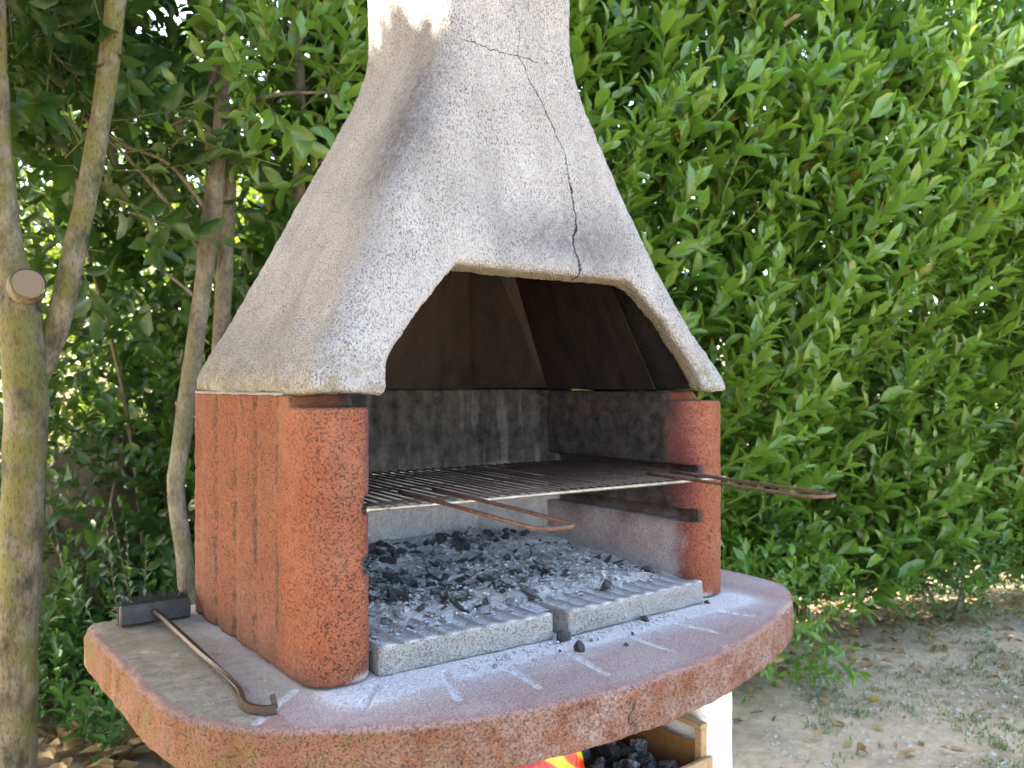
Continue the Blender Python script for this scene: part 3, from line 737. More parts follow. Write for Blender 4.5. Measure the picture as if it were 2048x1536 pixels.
def put_lump(me, x, y, z, s, label, group, flat=True):
    o = link('charcoal_lump', me, None, None, (x, y, z))
    o.rotation_euler = (rng.normal(0, .42), rng.normal(0, .42), rng.random() * 6.28) if flat else tuple(rng.random(3) * 6.28)
    o.scale = (s, s * rng.uniform(.8, 1.2), s * rng.uniform(.8, 1.3))
    tag(o, label, 'charcoal', group); return o
n_l = 0; tries = 0
HL = ('black charcoal piece lying in the pale ash on the hearth', 'charcoal pieces lying in the hearth ash')
taken = []
while n_l < 285 and tries < 6000:
    tries += 1
    x, y = rng.uniform(.64, 1.34), rng.uniform(1.17, 1.70)
    if y > np.interp(x, [.62, .745, 1.235, 1.36], [1.57, 1.71, 1.71, 1.57]): continue
    dens = math.exp(-(((x - .86) / .24) ** 2 + ((y - 1.36) / .13) ** 2)) + 0.75 * math.exp(-((y - 1.66 + .9 * max(x - 1.22, 0)) / .05) ** 2) + 0.12
    if y < 1.22 and x > 1.0: dens *= .25
    if rng.random() > dens: continue
    if any((x - a) ** 2 + (y - b) ** 2 < .011 ** 2 for a, b in taken): continue
    taken.append((x, y))
    big = y > 1.58
    me = CHUNK[rng.integers(6)] if (big and rng.random() < .5) or rng.random() < .06 else SHARD[rng.integers(10)]
    z = float(ash_h(np.array([[x, y, 0]]))[0])
    shp = 'chunky' if me in CHUNK else 'thin flaky'
    zone = 'against the fluted back wall' if y > 1.58 else 'close to the inner right wall' if x > 1.18 else 'scattered on the ribbed slab front' if y < 1.235 else 'at the foot of the left wall' if x < .74 else 'in the middle of the black heap' if x < 1.0 else 'in the pale ash right of the heap'
    put_lump(me, x, y, z + .004, rng.uniform(.55, 1.15) * (1.15 if big else 1), f'{shp} black charcoal piece {zone}', f'{shp} charcoal pieces {zone}'); n_l += 1
for (px, py, s) in [(1127, 1281, 1.2), (1157, 1302, 1.0), (1290, 1242, .75), (1415, 1207, .7), (1120, 1305, .5), (1183, 1283, .45), (1253, 1292, .45), (1265, 1270, .4), (1195, 1281, .4), (990, 1336, .5)]:
    d = F * .45 / (py - CY); q = upd(px, py, d)
    put_lump(CHUNK[rng.integers(6)] if s > .7 else CRUMB[rng.integers(4)], q[0], q[1], TOPZ + .006 * s, s if s > .7 else s * 2, 'loose black charcoal crumb on the ash-dusted table before the slabs', 'charcoal crumbs on the table front')
q = upd(1195, 1195, F * .40 / (1195 - CY)); 
o = put_lump(CHUNK[2], 1.145, 1.165, SLABZ + .009, 1.05, 'dark round charcoal lump alone on the ribbed slab front', None)
# fine ash flakes and cinders: uncountable
fl = []
for i in range(2000):
    x, y = rng.uniform(.63, 1.35), 1.17 + .55 * rng.random() ** 1.0
    if y > np.interp(x, [.62, .745, 1.235, 1.36], [1.56, 1.70, 1.70, 1.56]): continue
    z = max(float(ash_h(np.array([[x, y, 0]]))[0]), SLABZ - .006) + .0015
    s = rng.uniform(.002, .0085); a = rng.random() * 6.28; e = rng.uniform(.3, 1)
    c_, s_ = math.cos(a), math.sin(a); t = rng.normal(0, .35, 4) * s
    V = [(x + (u * c_ - v_ * e * s_) * s, y + (u * s_ + v_ * e * c_) * s, z + t[k] + .0008 + (.001 if k == 1 else 0)) for k, (u, v_) in enumerate(((-1, -.6), (.7, -1), (1, .5), (-.5, 1)))]
    V.append((x, y, z + s * .7)); fl.append((V, [(0, 1, 4), (1, 2, 4), (2, 3, 4), (3, 0, 4)]))
for i in range(170):
    x = rng.uniform(.75, 1.25); y = 1.095 - abs(rng.normal(0, .02)); s = rng.uniform(.001, .003)
    V = [(x - s, y - s, .9015), (x + s, y - s, .9015), (x + s, y + s, .9015), (x - s, y + s, .9015), (x, y, .9015 + s)]; fl.append((V, [(0, 1, 4), (1, 2, 4), (2, 3, 4), (3, 0, 4)]))
M_flake = plain('cinder_flakes', (0.03, 0.03, 0.03), (0.62, 0.61, 0.60), 160, 0.8, 0.0005)
tag(link('cinder_flakes', quads_to_mesh('cinder_flakes', fl, False), M_flake), 'tiny grey and black cinder flakes scattered over the hearth ash', 'cinders', kind='stuff')

# ------------------------------------------------------------------ grill brush on the left wing
BR = mk_empty('grill_brush', (.434, 1.40, .90), 'black wire grill brush with rusty iron handle lying on the table wing', 'brush')
M_brush = plain('black_plastic', (0.010, 0.0105, 0.012), (0.045, 0.047, 0.052), 45, 0.45, 0.0006, 0.5)
M_brist = plain('steel_bristle', (0.02, 0.02, 0.02), (0.10, 0.095, 0.09), 200, 0.45, 0.0, 0.5, 0.5)
p0, p1 = np.array([.372, 1.640]), np.array([.496, 1.634]); bu = (p1 - p0) / np.linalg.norm(p1 - p0); bv = np.array([-bu[1], bu[0]]); BL = np.linalg.norm(p1 - p0)
tilt = R(6)                                     # the head lies tipped back on its bristles
def bp(u, v, h):
    vv = v * math.cos(tilt) + h * math.sin(tilt); hh = h * math.cos(tilt) - v * math.sin(tilt)
    q = p0 + bu * u + bv * vv; return (q[0], q[1], .9045 + hh)
V, Q = box((0, 0, 0), (BL, .016, .036), .0025)
link('head', quads_to_mesh('head', [([bp(*v) for v in V], Q)], False), M_brush, BR)
bl = []
for i in range(1500):
    u, h = rng.uniform(-.001, BL + .001), rng.uniform(.001, .038); L = rng.uniform(.018, .030)
    a = np.array(bp(u, .015, h)); e = np.array(bp(u + rng.normal(0, .004), .015 + L, h + rng.normal(0.005, .007))); e[2] = max(e[2], .901)
    w_ = .0005; V = [a + (w_, 0, 0), a - (w_, 0, 0), e - (w_, 0, 0), e + (w_, 0, 0), a + (0, 0, w_), a - (0, 0, w_), e - (0, 0, w_), e + (0, 0, w_)]
    bl.append((V, [(0, 1, 2, 3), (4, 5, 6, 7)]))
tag(link('bristles', quads_to_mesh('bristles', bl, False), M_brist, BR), kind='stuff')
hp = catmull([bp(BL / 2 - .003, -.002, .020), (.437, 1.585, .918), (.438, 1.48, .9125), (.437, 1.37, .909), (.4345, 1.26, .9075), (.428, 1.19, .9065), (.420, 1.155, .906), (.416, 1.132, .906), (.420, 1.112, .906), (.432, 1.098, .906), (.445, 1.092, .9065)], 6)
def strip(pts, wd, th, twist):
    """flat bar; twist(t) turns its flat side"""
    pts = np.asarray(pts); T = np.gradient(pts, axis=0); T /= np.linalg.norm(T, axis=1)[:, None]; V, Q = [], []
    for i, p_ in enumerate(pts):
        s_ = np.cross(T[i], (0, 0, 1)); s_ /= np.linalg.norm(s_); n_ = np.cross(s_, T[i]); a = twist(i / (len(pts) - 1)); s2 = s_ * math.cos(a) + n_ * math.sin(a); n2_ = -s_ * math.sin(a) + n_ * math.cos(a)
        for (a_, b_) in ((-1, -.7), (-.85, -1), (.85, -1), (1, -.7), (1, .7), (.85, 1), (-.85, 1), (-1, .7)): V.append(p_ + s2 * a_ * wd / 2 + n2_ * b_ * th / 2)
    m_ = len(pts)
    for i in range(m_ - 1):
        for j in range(8): k = (j + 1) % 8; Q.append((i * 8 + j, i * 8 + k, (i + 1) * 8 + k, (i + 1) * 8 + j))
    Q.append(tuple(range(8))[::-1]); Q.append(tuple(range((m_ - 1) * 8, m_ * 8)))
    return np.array(V), Q
M_tool = plain('dark_rusty_bar', (0.022, 0.014, 0.012), (0.085, 0.05, 0.034), 90, 0.5, 0.0008, 0.5, 0.4)
hd = link('handle', quads_to_mesh('handle', [strip(hp, .0125, .0075, lambda t: 0.5 + 1.2 * sst(t, .25, .6))], False), M_tool, BR)
hk = strip(np.array([(.443, 1.0915, .908), (.444, 1.098, .914), (.4435, 1.101, .9195), (.4435, 1.102, .924)]), .007, .004, lambda t: 0)
link('hook', quads_to_mesh('hook', [hk], False), M_tool, hd)

# ------------------------------------------------------------------ crate, bag and fuel under the table
M_wood = plain('pine_board', (0.30, 0.19, 0.09), (0.46, 0.32, 0.17), 14, 0.7, 0.001, 0.35, 0, (6, 0.8, 6))
M_ply = plain('brown_hardboard', (0.19, 0.085, 0.028), (0.27, 0.13, 0.045), 20, 0.65, 0.0006)
CR = mk_empty('wooden_crate', (1.04, 1.30, .35), 'wooden crate of pale slats and brown panels under the table', 'crate')
cx0, cx1, cy0, cy1 = .70, 1.350, 1.085, 1.50
def bd(name, lo, hi, mat, bev=.0015): return link(name, quads_to_mesh(name, [box(lo, hi, bev)], False), mat, CR)
for x_ in (cx0, cx1 - .018):
    for y_ in (cy0, cy1 - .018): bd('post', (x_, y_, .354), (x_ + .018, y_ + .018, .652), M_wood)
bd('top_rail', (cx1 - .020, cy0 - .001, .653), (cx1 + .001, cy1, .663), M_wood); bd('top_rail', (cx0 - .001, cy0 - .001, .653), (cx0 + .02, cy1, .663), M_wood)
bd('side_panel', (cx1 - .012, cy0 + .0185, .36), (cx1 - .006, cy1 - .0185, .617), M_ply); bd('side_panel', (cx0 + .006, cy0 + .0185, .36), (cx0 + .012, cy1 - .0185, .617), M_ply)
for k in range(5): w_ = (cx1 - cx0 - .05) / 5; bd('back_board', (cx0 + .025 + k * w_, cy1 - .008, .36), (cx0 + .023 + (k + 1) * w_, cy1 - .002, .64), M_ply)
for z_ in (.36, .445, .53): bd('front_board', (cx0 - .004, cy0 - .0125, z_), (cx1 + .004, cy0 - .002, z_ + .068), M_wood)
bd('base_board', (cx0, cy0, .352), (cx1, cy1, .360), M_ply)
FL = ('grey charcoal lump heaped in the wooden crate', 'charcoal heaped in the crate')
for i in range(34):
    x, y = rng.uniform(1.13, 1.32), rng.uniform(1.12, 1.45); put_lump(CHUNK[rng.integers(6)], x, y, .555 + .02 * rng.random(), rng.uniform(1.3, 2.0), *FL, flat=False)
v = box((cx0 + .02, cy0 + .02, .362), (cx1 - .02, cy1 - .02, .545), .01)
tag(link('charcoal_fill', quads_to_mesh('charcoal_fill', [v], False), M_coal), 'dark charcoal filling the crate below the loose lumps', 'charcoal', kind='stuff')
# bag: pillow with flame print
M_bag = M('printed_plastic_bag'); m = M_bag
x, y, z = m.xyz(m.obj)
wx = m.n('ShaderNodeTexWave', wave_type='BANDS', bands_direction='DIAGONAL'); m.put(wx.inputs['Vector'], m.map((1, .5, 1.3))); wx.inputs['Scale'].default_value = 8; wx.inputs['Distortion'].default_value = 5; wx.inputs['Detail'].default_value = 1.5; wx.inputs['Detail Scale'].default_value = 1.2
flm = m.ramp(wx.outputs[1], (0.0, (0.62, 0.025, 0.008)), (0.45, (0.70, 0.07, 0.01)), (0.60, (0.75, 0.36, 0.01)), (0.72, (0.72, 0.58, 0.02)), interp='EASE')
red = m.mix(m.noise(12, 3), (0.45, 0.008, 0.006), (0.62, 0.02, 0.01))
c = m.mix(m.ramp(x, (0.02, 0.0), (0.03, 1.0)), red, flm)
dx = m.math('DIVIDE', m.math('SUBTRACT', x, m.math('ADD', 0.088, m.math('MULTIPLY', z, -0.6))), 0.02); dz = m.math('DIVIDE', m.math('SUBTRACT', z, 0.235), 0.05)
blk = m.math('LESS_THAN', m.math('ADD', m.math('MULTIPLY', dx, dx), m.math('ADD', m.math('MULTIPLY', dz, dz), m.math('MULTIPLY', m.noise(40, 2), 0.7))), 1.2)
c = m.mix(blk, c, (0.02, 0.022, 0.025))
m.out(c, 0.3, m.bump(m.noise(18, 3, 0.5, dist=1.0), 0.012, 0.7), 0.5); M_bag = m.m
uu, vv = np.meshgrid(np.linspace(-1, 1, 41), np.linspace(0, 1, 37), indexing='ij'); P = []
for sgn in (-1, 1):
    prof = np.sqrt(np.clip(1 - uu ** 4, 0, 1)) * np.sin(np.pi * np.clip(vv, 0, 1)) ** .5
    P.append(np.c_[(.155 * uu * (1 - .04 * np.sin(vv * 9))).ravel(), (sgn * .062 * prof).ravel() + .02 * vv.ravel(), (.305 * vv + .012 * np.sin(uu * 5 + 1) * vv + .02 * uu * vv).ravel()])
P = np.concatenate(P); nd = (fbm(P, 16, 91, 3) - .5) * .014; P[:, 1] += nd
a = (np.arange(40)[:, None] * 37 + np.arange(36)[None, :]).ravel(); q1 = np.c_[a, a + 37, a + 38, a + 1]; q2 = q1[:, ::-1] + 41 * 37
bg = link('charcoal_bag', np_mesh('charcoal_bag', P, np.concatenate([q1, q2])), M_bag, None, (.955, 1.195, .42))
bg.rotation_euler = (R(-8), 0, R(-8)); tag(bg, 'red and yellow flame-printed plastic charcoal bag under the table', 'bag')

# ------------------------------------------------------------------ foliage tools
LT = np.array([0.0, 0.22, 0.5, 0.78, 1.0]); LW = np.array([0.05, 0.72, 1.0, 0.66, 0.02]); LC = np.array([0, 0.05, 0.055, 0.02, -0.05])
def leaf_template(curl=1.0, fold=0.16, wave=0.0):
    V = []
    for k, (t, w_, c_) in enumerate(zip(LT, LW, LC)):
        for s_ in (-1, 0, 1): V.append((t, s_ * w_ * 0.5, c_ * curl + (fold * abs(s_) * w_ * 0.5) + wave * s_ * (1 if k % 2 else -1) * w_ * .1))
    Q = [(3 * i + j, 3 * i + j + 3, 3 * i + j + 4, 3 * i + j + 1) for i in range(4) for j in range(2)]
    return np.array(V), np.array(Q)
TPL = [leaf_template(1.0, .18), leaf_template(-0.6, .26, 0.6), leaf_template(1.8, .10, -.5), leaf_template(0.3, .34, .3)]
TPL_MID = [(np.array([(0, 0, 0), (0, 0, 0), (0, 0, 0), (.5, -.5, .13), (.5, 0, .05), (.5, .5, .13), (1, 0, -.03), (1, 0, -.03), (1, 0, -.03)]) + np.array([(0, -.03, 0), (0, 0, 0), (0, .03, 0)] + [(0, 0, 0)] * 3 + [(0, -.02, 0), (0, 0, 0), (0, .02, 0)]), np.array([(3 * i + j, 3 * i + j + 3, 3 * i + j + 4, 3 * i + j + 1) for i in range(2) for j in range(2)]))]
TPL_LO = [(np.array([(0, 0, 0), (.45, -.56, .06), (1, 0, 0), (.45, .56, .06)]), np.array([(0, 1, 2, 3)]))]
def nrmz(a): return a / (np.linalg.norm(a, axis=-1, keepdims=True) + 1e-9)
class Leaves:
    def __init__(s): s.B, s.X, s.Nn, s.L, s.W, s.T = [], [], [], [], [], []
    def add(s, base, xdir, nrm, L, W, tint):
        s.B.append(base); s.X.append(xdir); s.Nn.append(nrm); s.L.append(L); s.W.append(W); s.T.append(tint)
    def cat(s):
        for k in ('B', 'X', 'Nn', 'L', 'W', 'T'):
            v = getattr(s, k)
            if isinstance(v, list): setattr(s, k, np.concatenate(v) if len(v) else np.zeros((0, 3) if k in ('B', 'X', 'Nn') else 0))
        return s
    def sub(s, msk):
        o = Leaves()
        for k in ('B', 'X', 'Nn', 'L', 'W', 'T'): setattr(o, k, getattr(s, k)[msk])
        return o
    def frames(s):
        X = nrmz(s.X); Y = nrmz(np.cross(s.Nn, X)); Z = np.cross(X, Y); return X, Y, Z
    def mesh(s, name):
        X, Y, Z = s.frames(); VV, QQ, TT, o = [], [], [], 0
        sel = rng.integers(0, len(TPL), len(s.L)); fx, fy, fd = proj(s.B)
        inf = (fx > -160) & (fx < 2210) & (fy > -160) & (fy < 1700) & (fd > .1)
        sel = np.where(inf, np.where((fd > 4.25) | (s.L < .05), 4, sel), 5)
        for k, (tv, tq) in enumerate(TPL + TPL_MID + TPL_LO):
            mk = sel == k
            if not mk.any(): continue
            P = s.B[mk][:, None, :] + s.L[mk][:, None, None] * (tv[None, :, 0:1] * X[mk][:, None, :] + tv[None, :, 2:3] * Z[mk][:, None, :]) + (s.W[mk][:, None, None] * tv[None, :, 1:2]) * Y[mk][:, None, :]
            n_, k_ = P.shape[:2]; VV.append(P.reshape(-1, 3)); QQ.append((tq[None] + (np.arange(n_) * k_)[:, None, None]).reshape(-1, 4) + o); TT.append(np.repeat(s.T[mk], k_)); o += n_ * k_
        return np_mesh(name, np.concatenate(VV), np.concatenate(QQ), True, {'tint': np.concatenate(TT)})
LEAF_ME = []
def leaf_objects(lv, idx, mat, parent, key):
    """single leaves as parts, sharing four meshes"""
    if key not in LEAF_CACHE:
        LEAF_CACHE[key] = []
        for lev in range(8):
            for tv, tq in TPL:
                me = np_mesh('leaf', tv * np.array([1, 0.42, 1]), tq, True, {'tint': np.full(len(tv), (lev + .5) / 8)}); me.materials.append(mat); LEAF_CACHE[key].append(me)
    X, Y, Z = lv.frames(); inv = Matrix.Translation(-Vector(WL[parent.name]))
    for i in idx:
        o = bpy.data.objects.new('leaf', LEAF_CACHE[key][int(np.clip(lv.T[i], 0, .97) * 8) * 4 + int(rng.integers(4))]); COL.objects.link(o)
        mt = Matrix(((X[i][0], Y[i][0], Z[i][0], lv.B[i][0]), (X[i][1], Y[i][1], Z[i][1], lv.B[i][1]), (X[i][2], Y[i][2], Z[i][2], lv.B[i][2]), (0, 0, 0, 1)))
        L = lv.L[i]; mt = mt @ Matrix.Diagonal((L, lv.W[i] / 0.42, L, 1))
        o.parent = parent; o.matrix_parent_inverse = inv; o.matrix_basis = mt
LEAF_CACHE = {}
def shoots(lv, base, axis, length, nleaf, Lleaf, tint, spread=0.9, wr=0.40, upn=0.25, stems=None, sr=0.0025, clear=0.12):
    """leafy shoots: base (n,3), axis (n,3); leaves spiral up each one"""
    n = len(base); axis = nrmz(axis)
    ref = nrmz(np.cross(axis, rng.normal(size=(n, 3)))); ref2 = np.cross(axis, ref)
    bend = rng.normal(0, .12, (n, 3)); bend[:, 2] += .10
    kmax = int(nleaf.max())
    for k in range(kmax):
        mk = k < nleaf
        t = clear + (1 - clear) * (k + .5) / np.maximum(nleaf, 1)
        pos = base + axis * (length * t)[:, None] + bend * (length * t * t)[:, None]
        ax = nrmz(axis + 2 * bend * t[:, None])
        an = k * 2.399 + rng.normal(0, .3, n)
        out = ref * np.cos(an)[:, None] + ref2 * np.sin(an)[:, None]
        sp = spread * (1.15 - .55 * t) * rng.uniform(.75, 1.25, n)
        xd = nrmz(ax * np.cos(sp)[:, None] + out * np.sin(sp)[:, None] + rng.normal(0, .10, (n, 3)))
        nr = nrmz(ax - xd * (ax * xd).sum(1, keepdims=True)) + np.array([0, 0, upn]) + rng.normal(0, .18, (n, 3))
        L = Lleaf * rng.uniform(.85, 1.12, n) * (0.72 + .5 * np.sin(np.pi * np.clip(t, .1, .93))) * rng.uniform(.75, 1.15, n)
        L = np.where(t > .9, L * .75, L)
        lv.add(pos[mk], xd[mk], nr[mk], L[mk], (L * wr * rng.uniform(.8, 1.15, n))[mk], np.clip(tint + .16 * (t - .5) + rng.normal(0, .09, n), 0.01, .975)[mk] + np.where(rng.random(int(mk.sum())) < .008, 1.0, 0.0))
    if stems is not None:
        for i in range(n):
            tt = np.linspace(0, 1, 4)[:, None]
            stems.append(tube(base[i] + axis[i] * length[i] * tt + bend[i] * length[i] * tt * tt, sr * np.linspace(1.2, .5, 4), 4, False))
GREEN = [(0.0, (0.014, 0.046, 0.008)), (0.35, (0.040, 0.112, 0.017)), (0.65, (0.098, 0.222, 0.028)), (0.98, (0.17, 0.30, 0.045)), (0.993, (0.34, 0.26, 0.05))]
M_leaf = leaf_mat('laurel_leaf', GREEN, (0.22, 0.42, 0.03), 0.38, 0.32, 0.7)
M_leafd = leaf_mat('shade_toned_laurel_leaf', [(0.0, (0.010, 0.036, 0.010)), (0.5, (0.022, 0.075, 0.016)), (1.0, (0.06, 0.14, 0.03))], (0.14, 0.26, 0.02), 0.36)  # darker copy of the laurel leaf, shade put into its colour
M_leafy = leaf_mat('sun_toned_shrub_leaf', [(0.0, (0.03, 0.075, 0.012)), (0.5, (0.075, 0.15, 0.02)), (1.0, (0.16, 0.21, 0.03))], (0.32, 0.42, 0.03), 0.45)  # yellow-green of sunlit leaves painted into the leaf colour
M_weed = leaf_mat('weed_leaf', [(0.0, (0.02, 0.07, 0.015)), (0.5, (0.05, 0.14, 0.03)), (1.0, (0.08, 0.20, 0.04))], (0.12, 0.28, 0.03), 0.3, .5)
M_silver = leaf_mat('silvery_leaf', [(0.0, (0.13, 0.21, 0.13)), (1.0, (0.30, 0.42, 0.28))], (0.2, 0.3, 0.15), 0.25, .7)
M_twig = plain('green_twig', (0.07, 0.10, 0.03), (0.16, 0.15, 0.06), 30, 0.7, 0.0005)
M_shoot = plain('yellow_green_shoot', (0.12, 0.19, 0.04), (0.20, 0.24, 0.07), 30, 0.6, 0.0005)

# ------------------------------------------------------------------ laurel hedge
def hedge_face(l, z, dn):
    """depth of the leafy face at lateral l, height z"""
    b = np.interp(z, [0, .25, .6, 1.0, 2.0, 3.0, 3.9], [.50, .30, .14, .03, -.05, .05, .35])
    return 3.28 + .40 * np.maximum(l, -.3) - 0.25 * np.minimum(l + .3, 0) + b + .55 * (dn - .5)
HD = mk_empty('laurel_hedge', tuple(dl(4.6, 1.8)), 'tall dense green laurel hedge beside and behind the barbecue', 'hedge')
lv = Leaves(); stems = []
def hedge_layer(n, l0, l1, z0, z1, back, lenr, nl, L, tint, outw, stm, wr=.4):
    l = rng.uniform(l0, l1, n); z = rng.uniform(z0, z1, n)
    dn = fbm(np.c_[l, z, 0 * l], 1.9, 101, 3)
    d = hedge_face(l, z, dn) + back * rng.random(n) + .12
    B = d[:, None] * np.r_[FW, 0] + l[:, None] * np.r_[RT, 0]; B[:, 2] = z
    ax = -outw * np.r_[FW, 0] * rng.uniform(.3, 1.1, (n, 1)) + rng.normal(.22, .45, (n, 1)) * np.r_[RT, 0] + np.array([0, 0, 1.0]) * rng.uniform(.35, 1.15, (n, 1))
    len_ = rng.uniform(*lenr, n); k = rng.integers(nl[0], nl[1], n)
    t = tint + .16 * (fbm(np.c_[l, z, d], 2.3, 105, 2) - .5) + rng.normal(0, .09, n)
    shoots(lv, B, ax, len_, k, L * rng.uniform(.8, 1.2, n), t, .95, wr, .35, stm, .0026)
hedge_layer(1250, -.5, 3.6, .12, 2.75, .06, (.26, .54), (8, 14), .122, .79, .75, stems)  # paler tint outside, darker tints further in: light and gap shade painted
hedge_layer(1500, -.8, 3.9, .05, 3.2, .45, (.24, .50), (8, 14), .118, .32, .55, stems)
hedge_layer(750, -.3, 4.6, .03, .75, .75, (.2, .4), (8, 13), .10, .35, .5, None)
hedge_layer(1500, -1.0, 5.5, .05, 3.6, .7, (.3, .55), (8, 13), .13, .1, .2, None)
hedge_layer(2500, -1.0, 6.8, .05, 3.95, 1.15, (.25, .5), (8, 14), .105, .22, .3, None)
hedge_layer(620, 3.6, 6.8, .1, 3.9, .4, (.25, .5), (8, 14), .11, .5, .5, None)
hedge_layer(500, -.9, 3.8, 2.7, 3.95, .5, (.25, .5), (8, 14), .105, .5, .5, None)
# a few long whips leaning out into the light
n = 90; l = rng.uniform(-.1, 3.2, n); z = rng.uniform(.7, 2.3, n); d = hedge_face(l, z, fbm(np.c_[l, z, 0 * l], 1.9, 101, 3)) - .02
B = d[:, None] * np.r_[FW, 0] + l[:, None] * np.r_[RT, 0]; B[:, 2] = z
ax = -.42 * np.r_[FW, 0] + rng.normal(.45, .35, (n, 1)) * np.r_[RT, 0] + np.array([0, 0, 1.0]) * rng.uniform(.5, 1.1, (n, 1))
shoots(lv, B, ax, rng.uniform(.4, .62, n), rng.integers(14, 22, n), np.full(n, .105) * rng.uniform(.8, 1.15, n), np.full(n, .85) + rng.normal(0, .05, n), .85, .38, .3, stems, .0032)
lv.cat()
keep = lv.B[:, 2] > .02
near_bbq = (np.hypot(lv.B[:, 0] - XM, lv.B[:, 1] - 1.42) < .85) & (lv.B[:, 2] < 2.6); lv = lv.sub(keep & ~near_bbq)
px, py, dd = proj(lv.B)
vis = (px > 1180) & (px < 2030) & (py > 20) & (py < 1350); score = dd - .9 * (lv.L - .1) * 10 * .1 + np.where(vis, 0, 50)
pick = np.argsort(score)[:300]; mk = np.ones(len(lv.L), bool); mk[pick] = False
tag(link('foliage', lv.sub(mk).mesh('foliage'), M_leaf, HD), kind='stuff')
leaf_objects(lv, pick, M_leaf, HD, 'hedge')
tag(link('shoots', quads_to_mesh('shoots', stems), M_shoot, HD), kind='stuff')
M_bark = bark_mat('grey_green_bark', (0.055, 0.052, 0.030), (0.24, 0.21, 0.145), (0.15, 0.145, 0.045), 22)
M_bark2 = bark_mat('grey_brown_bark', (0.085, 0.075, 0.055), (0.25, 0.22, 0.165), (0.15, 0.14, 0.08), 18)
for i in range(26):
    l = rng.uniform(-.4, 5.5); d = 4.15 + .40 * l + rng.uniform(-.1, .5); b = dl(d, l, -.03)
    pts = [b]; 
    for k in range(5): b = b + np.array([rng.normal(0, .07), rng.normal(0, .07), rng.uniform(.45, .7)]); pts.append(b)
    link('stem', quads_to_mesh('stem', [tube(catmull(pts, 3), np.linspace(.022, .008, 16), 7, True)]), M_bark2, HD)

# ------------------------------------------------------------------ bay trees on the left
def px_path(pts): return np.array([upd(x_, y_, d_) for x_, y_, d_ in pts])
SUNGAP = []      # where sun reaches the chimney: (Y, Z, ry, rz) on its left face
for (pxc, pyc, rx, ry) in [(752, 18, 30, 42), (765, 60, 34, 48), (832, 10, 16, 70), (905, 50, 30, 40), (890, 8, 34, 22), (740, -40, 60, 40), (860, -50, 60, 40)]:
    k = (pxc - CX) / F; v = FW + k * RT; d = .838 / v[0]; d2 = .838 / (FW + (pxc + rx - CX) / F * RT)[0]
    SUNGAP.append((d * v[1], CAMH - (pyc - CY) / F * d, abs(d * v[1] - d2 * (FW + (pxc + rx - CX) / F * RT)[1]), ry / F * d))
def sun_ok(P, mrg):
    """True where a leaf must not stand, so that the photographed sun flecks reach the chimney"""
    t = (P[:, 0] - .838) / SUND[0]; Yh = P[:, 1] - t * SUND[1]; Zh = P[:, 2] - t * SUND[2]; g = np.zeros(len(P), bool)
    for (yc, zc, a, b) in SUNGAP: g |= ((Yh - yc) / (a + mrg)) ** 2 + ((Zh - zc) / (b + mrg)) ** 2 < 1
    return g & (t > 0.05)
def make_tree(label, paths, crown, n_leafobj, mat=M_bark, seed=0, lm=None):
    base = paths[0][0][0]
    T = mk_empty('bay_tree', (base[0], base[1], 0), label, 'tree', 'bay trees behind the barbecue')
    for k, (pts, rad, nm) in enumerate(paths):
        pp = catmull(pts, 7); rr = np.interp(np.linspace(0, 1, len(pp)), np.linspace(0, 1, len(rad)), rad)
        link(nm, quads_to_mesh(nm, [tube(pp, rr, 18 if k < 2 else 7, True, wob=.17, seed=seed + k)]), mat, T)
    lv = Leaves(); st = []
    for (c, rad, n, tint, L) in crown:
        q = rng.normal(size=(n, 3)); q = nrmz(q) * rng.random((n, 1)) ** .42; B = np.array(c) + q * np.array(rad)
        ax = q * .8 + rng.normal(0, .5, (n, 3)) + np.array([0, 0, .35])
        shoots(lv, B, ax, rng.uniform(.2, .4, n), rng.integers(7, 13, n), L * rng.uniform(.8, 1.2, n), tint + rng.normal(0, .15, n), 1.05, .44, .5, st if n < 400 else None, .0022)
    lv.cat(); bad = sun_ok(lv.B + .4 * lv.L[:, None] * nrmz(lv.X), .020) | (lv.B[:, 2] < .15) | ((np.hypot(lv.B[:, 0] - XM, lv.B[:, 1] - 1.42) < .8) & (lv.B[:, 2] < 2.6))
    px, py, dd = proj(lv.B); bad |= (dd < 1.9) & (px > -200) & (px < 2200) & (py > -150)
    lv = lv.sub(~bad); px, py, dd = proj(lv.B)
    vis = (px > 10) & (px < 720) & (py > 5) & (py < 800); idx = np.argsort(dd + np.where(vis, 0, 50))[:n_leafobj]; idx = idx[vis[idx]]
    mk = np.ones(len(lv.L), bool); mk[idx] = False
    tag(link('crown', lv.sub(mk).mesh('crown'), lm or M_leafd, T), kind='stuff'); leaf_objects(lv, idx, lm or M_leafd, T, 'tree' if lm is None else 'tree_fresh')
    if st: tag(link('twigs', quads_to_mesh('twigs', st), M_twig, T), kind='stuff')
    return T
tA = [px_path([(25, 1800, 2.25), (22, 1536, 2.22), (32, 1250, 2.2), (48, 980, 2.2), (50, 800, 2.2), (42, 640, 2.2), (22, 500, 2.2), (4, 330, 2.2), (-8, 120, 2.2), (-20, -120, 2.2)])]
tA0 = np.concatenate([tA[0], [[.15, 2.72, 2.9], [.02, 2.85, 3.6]]])
tA1 = np.concatenate([px_path([(58, 820, 2.22), (88, 735, 2.24), (118, 640, 2.25), (152, 490, 2.26), (185, 330, 2.28), (212, 170, 2.3), (228, 40, 2.3), (240, -120, 2.3)]), [[.62, 2.62, 3.1], [.7, 2.8, 3.9]]])
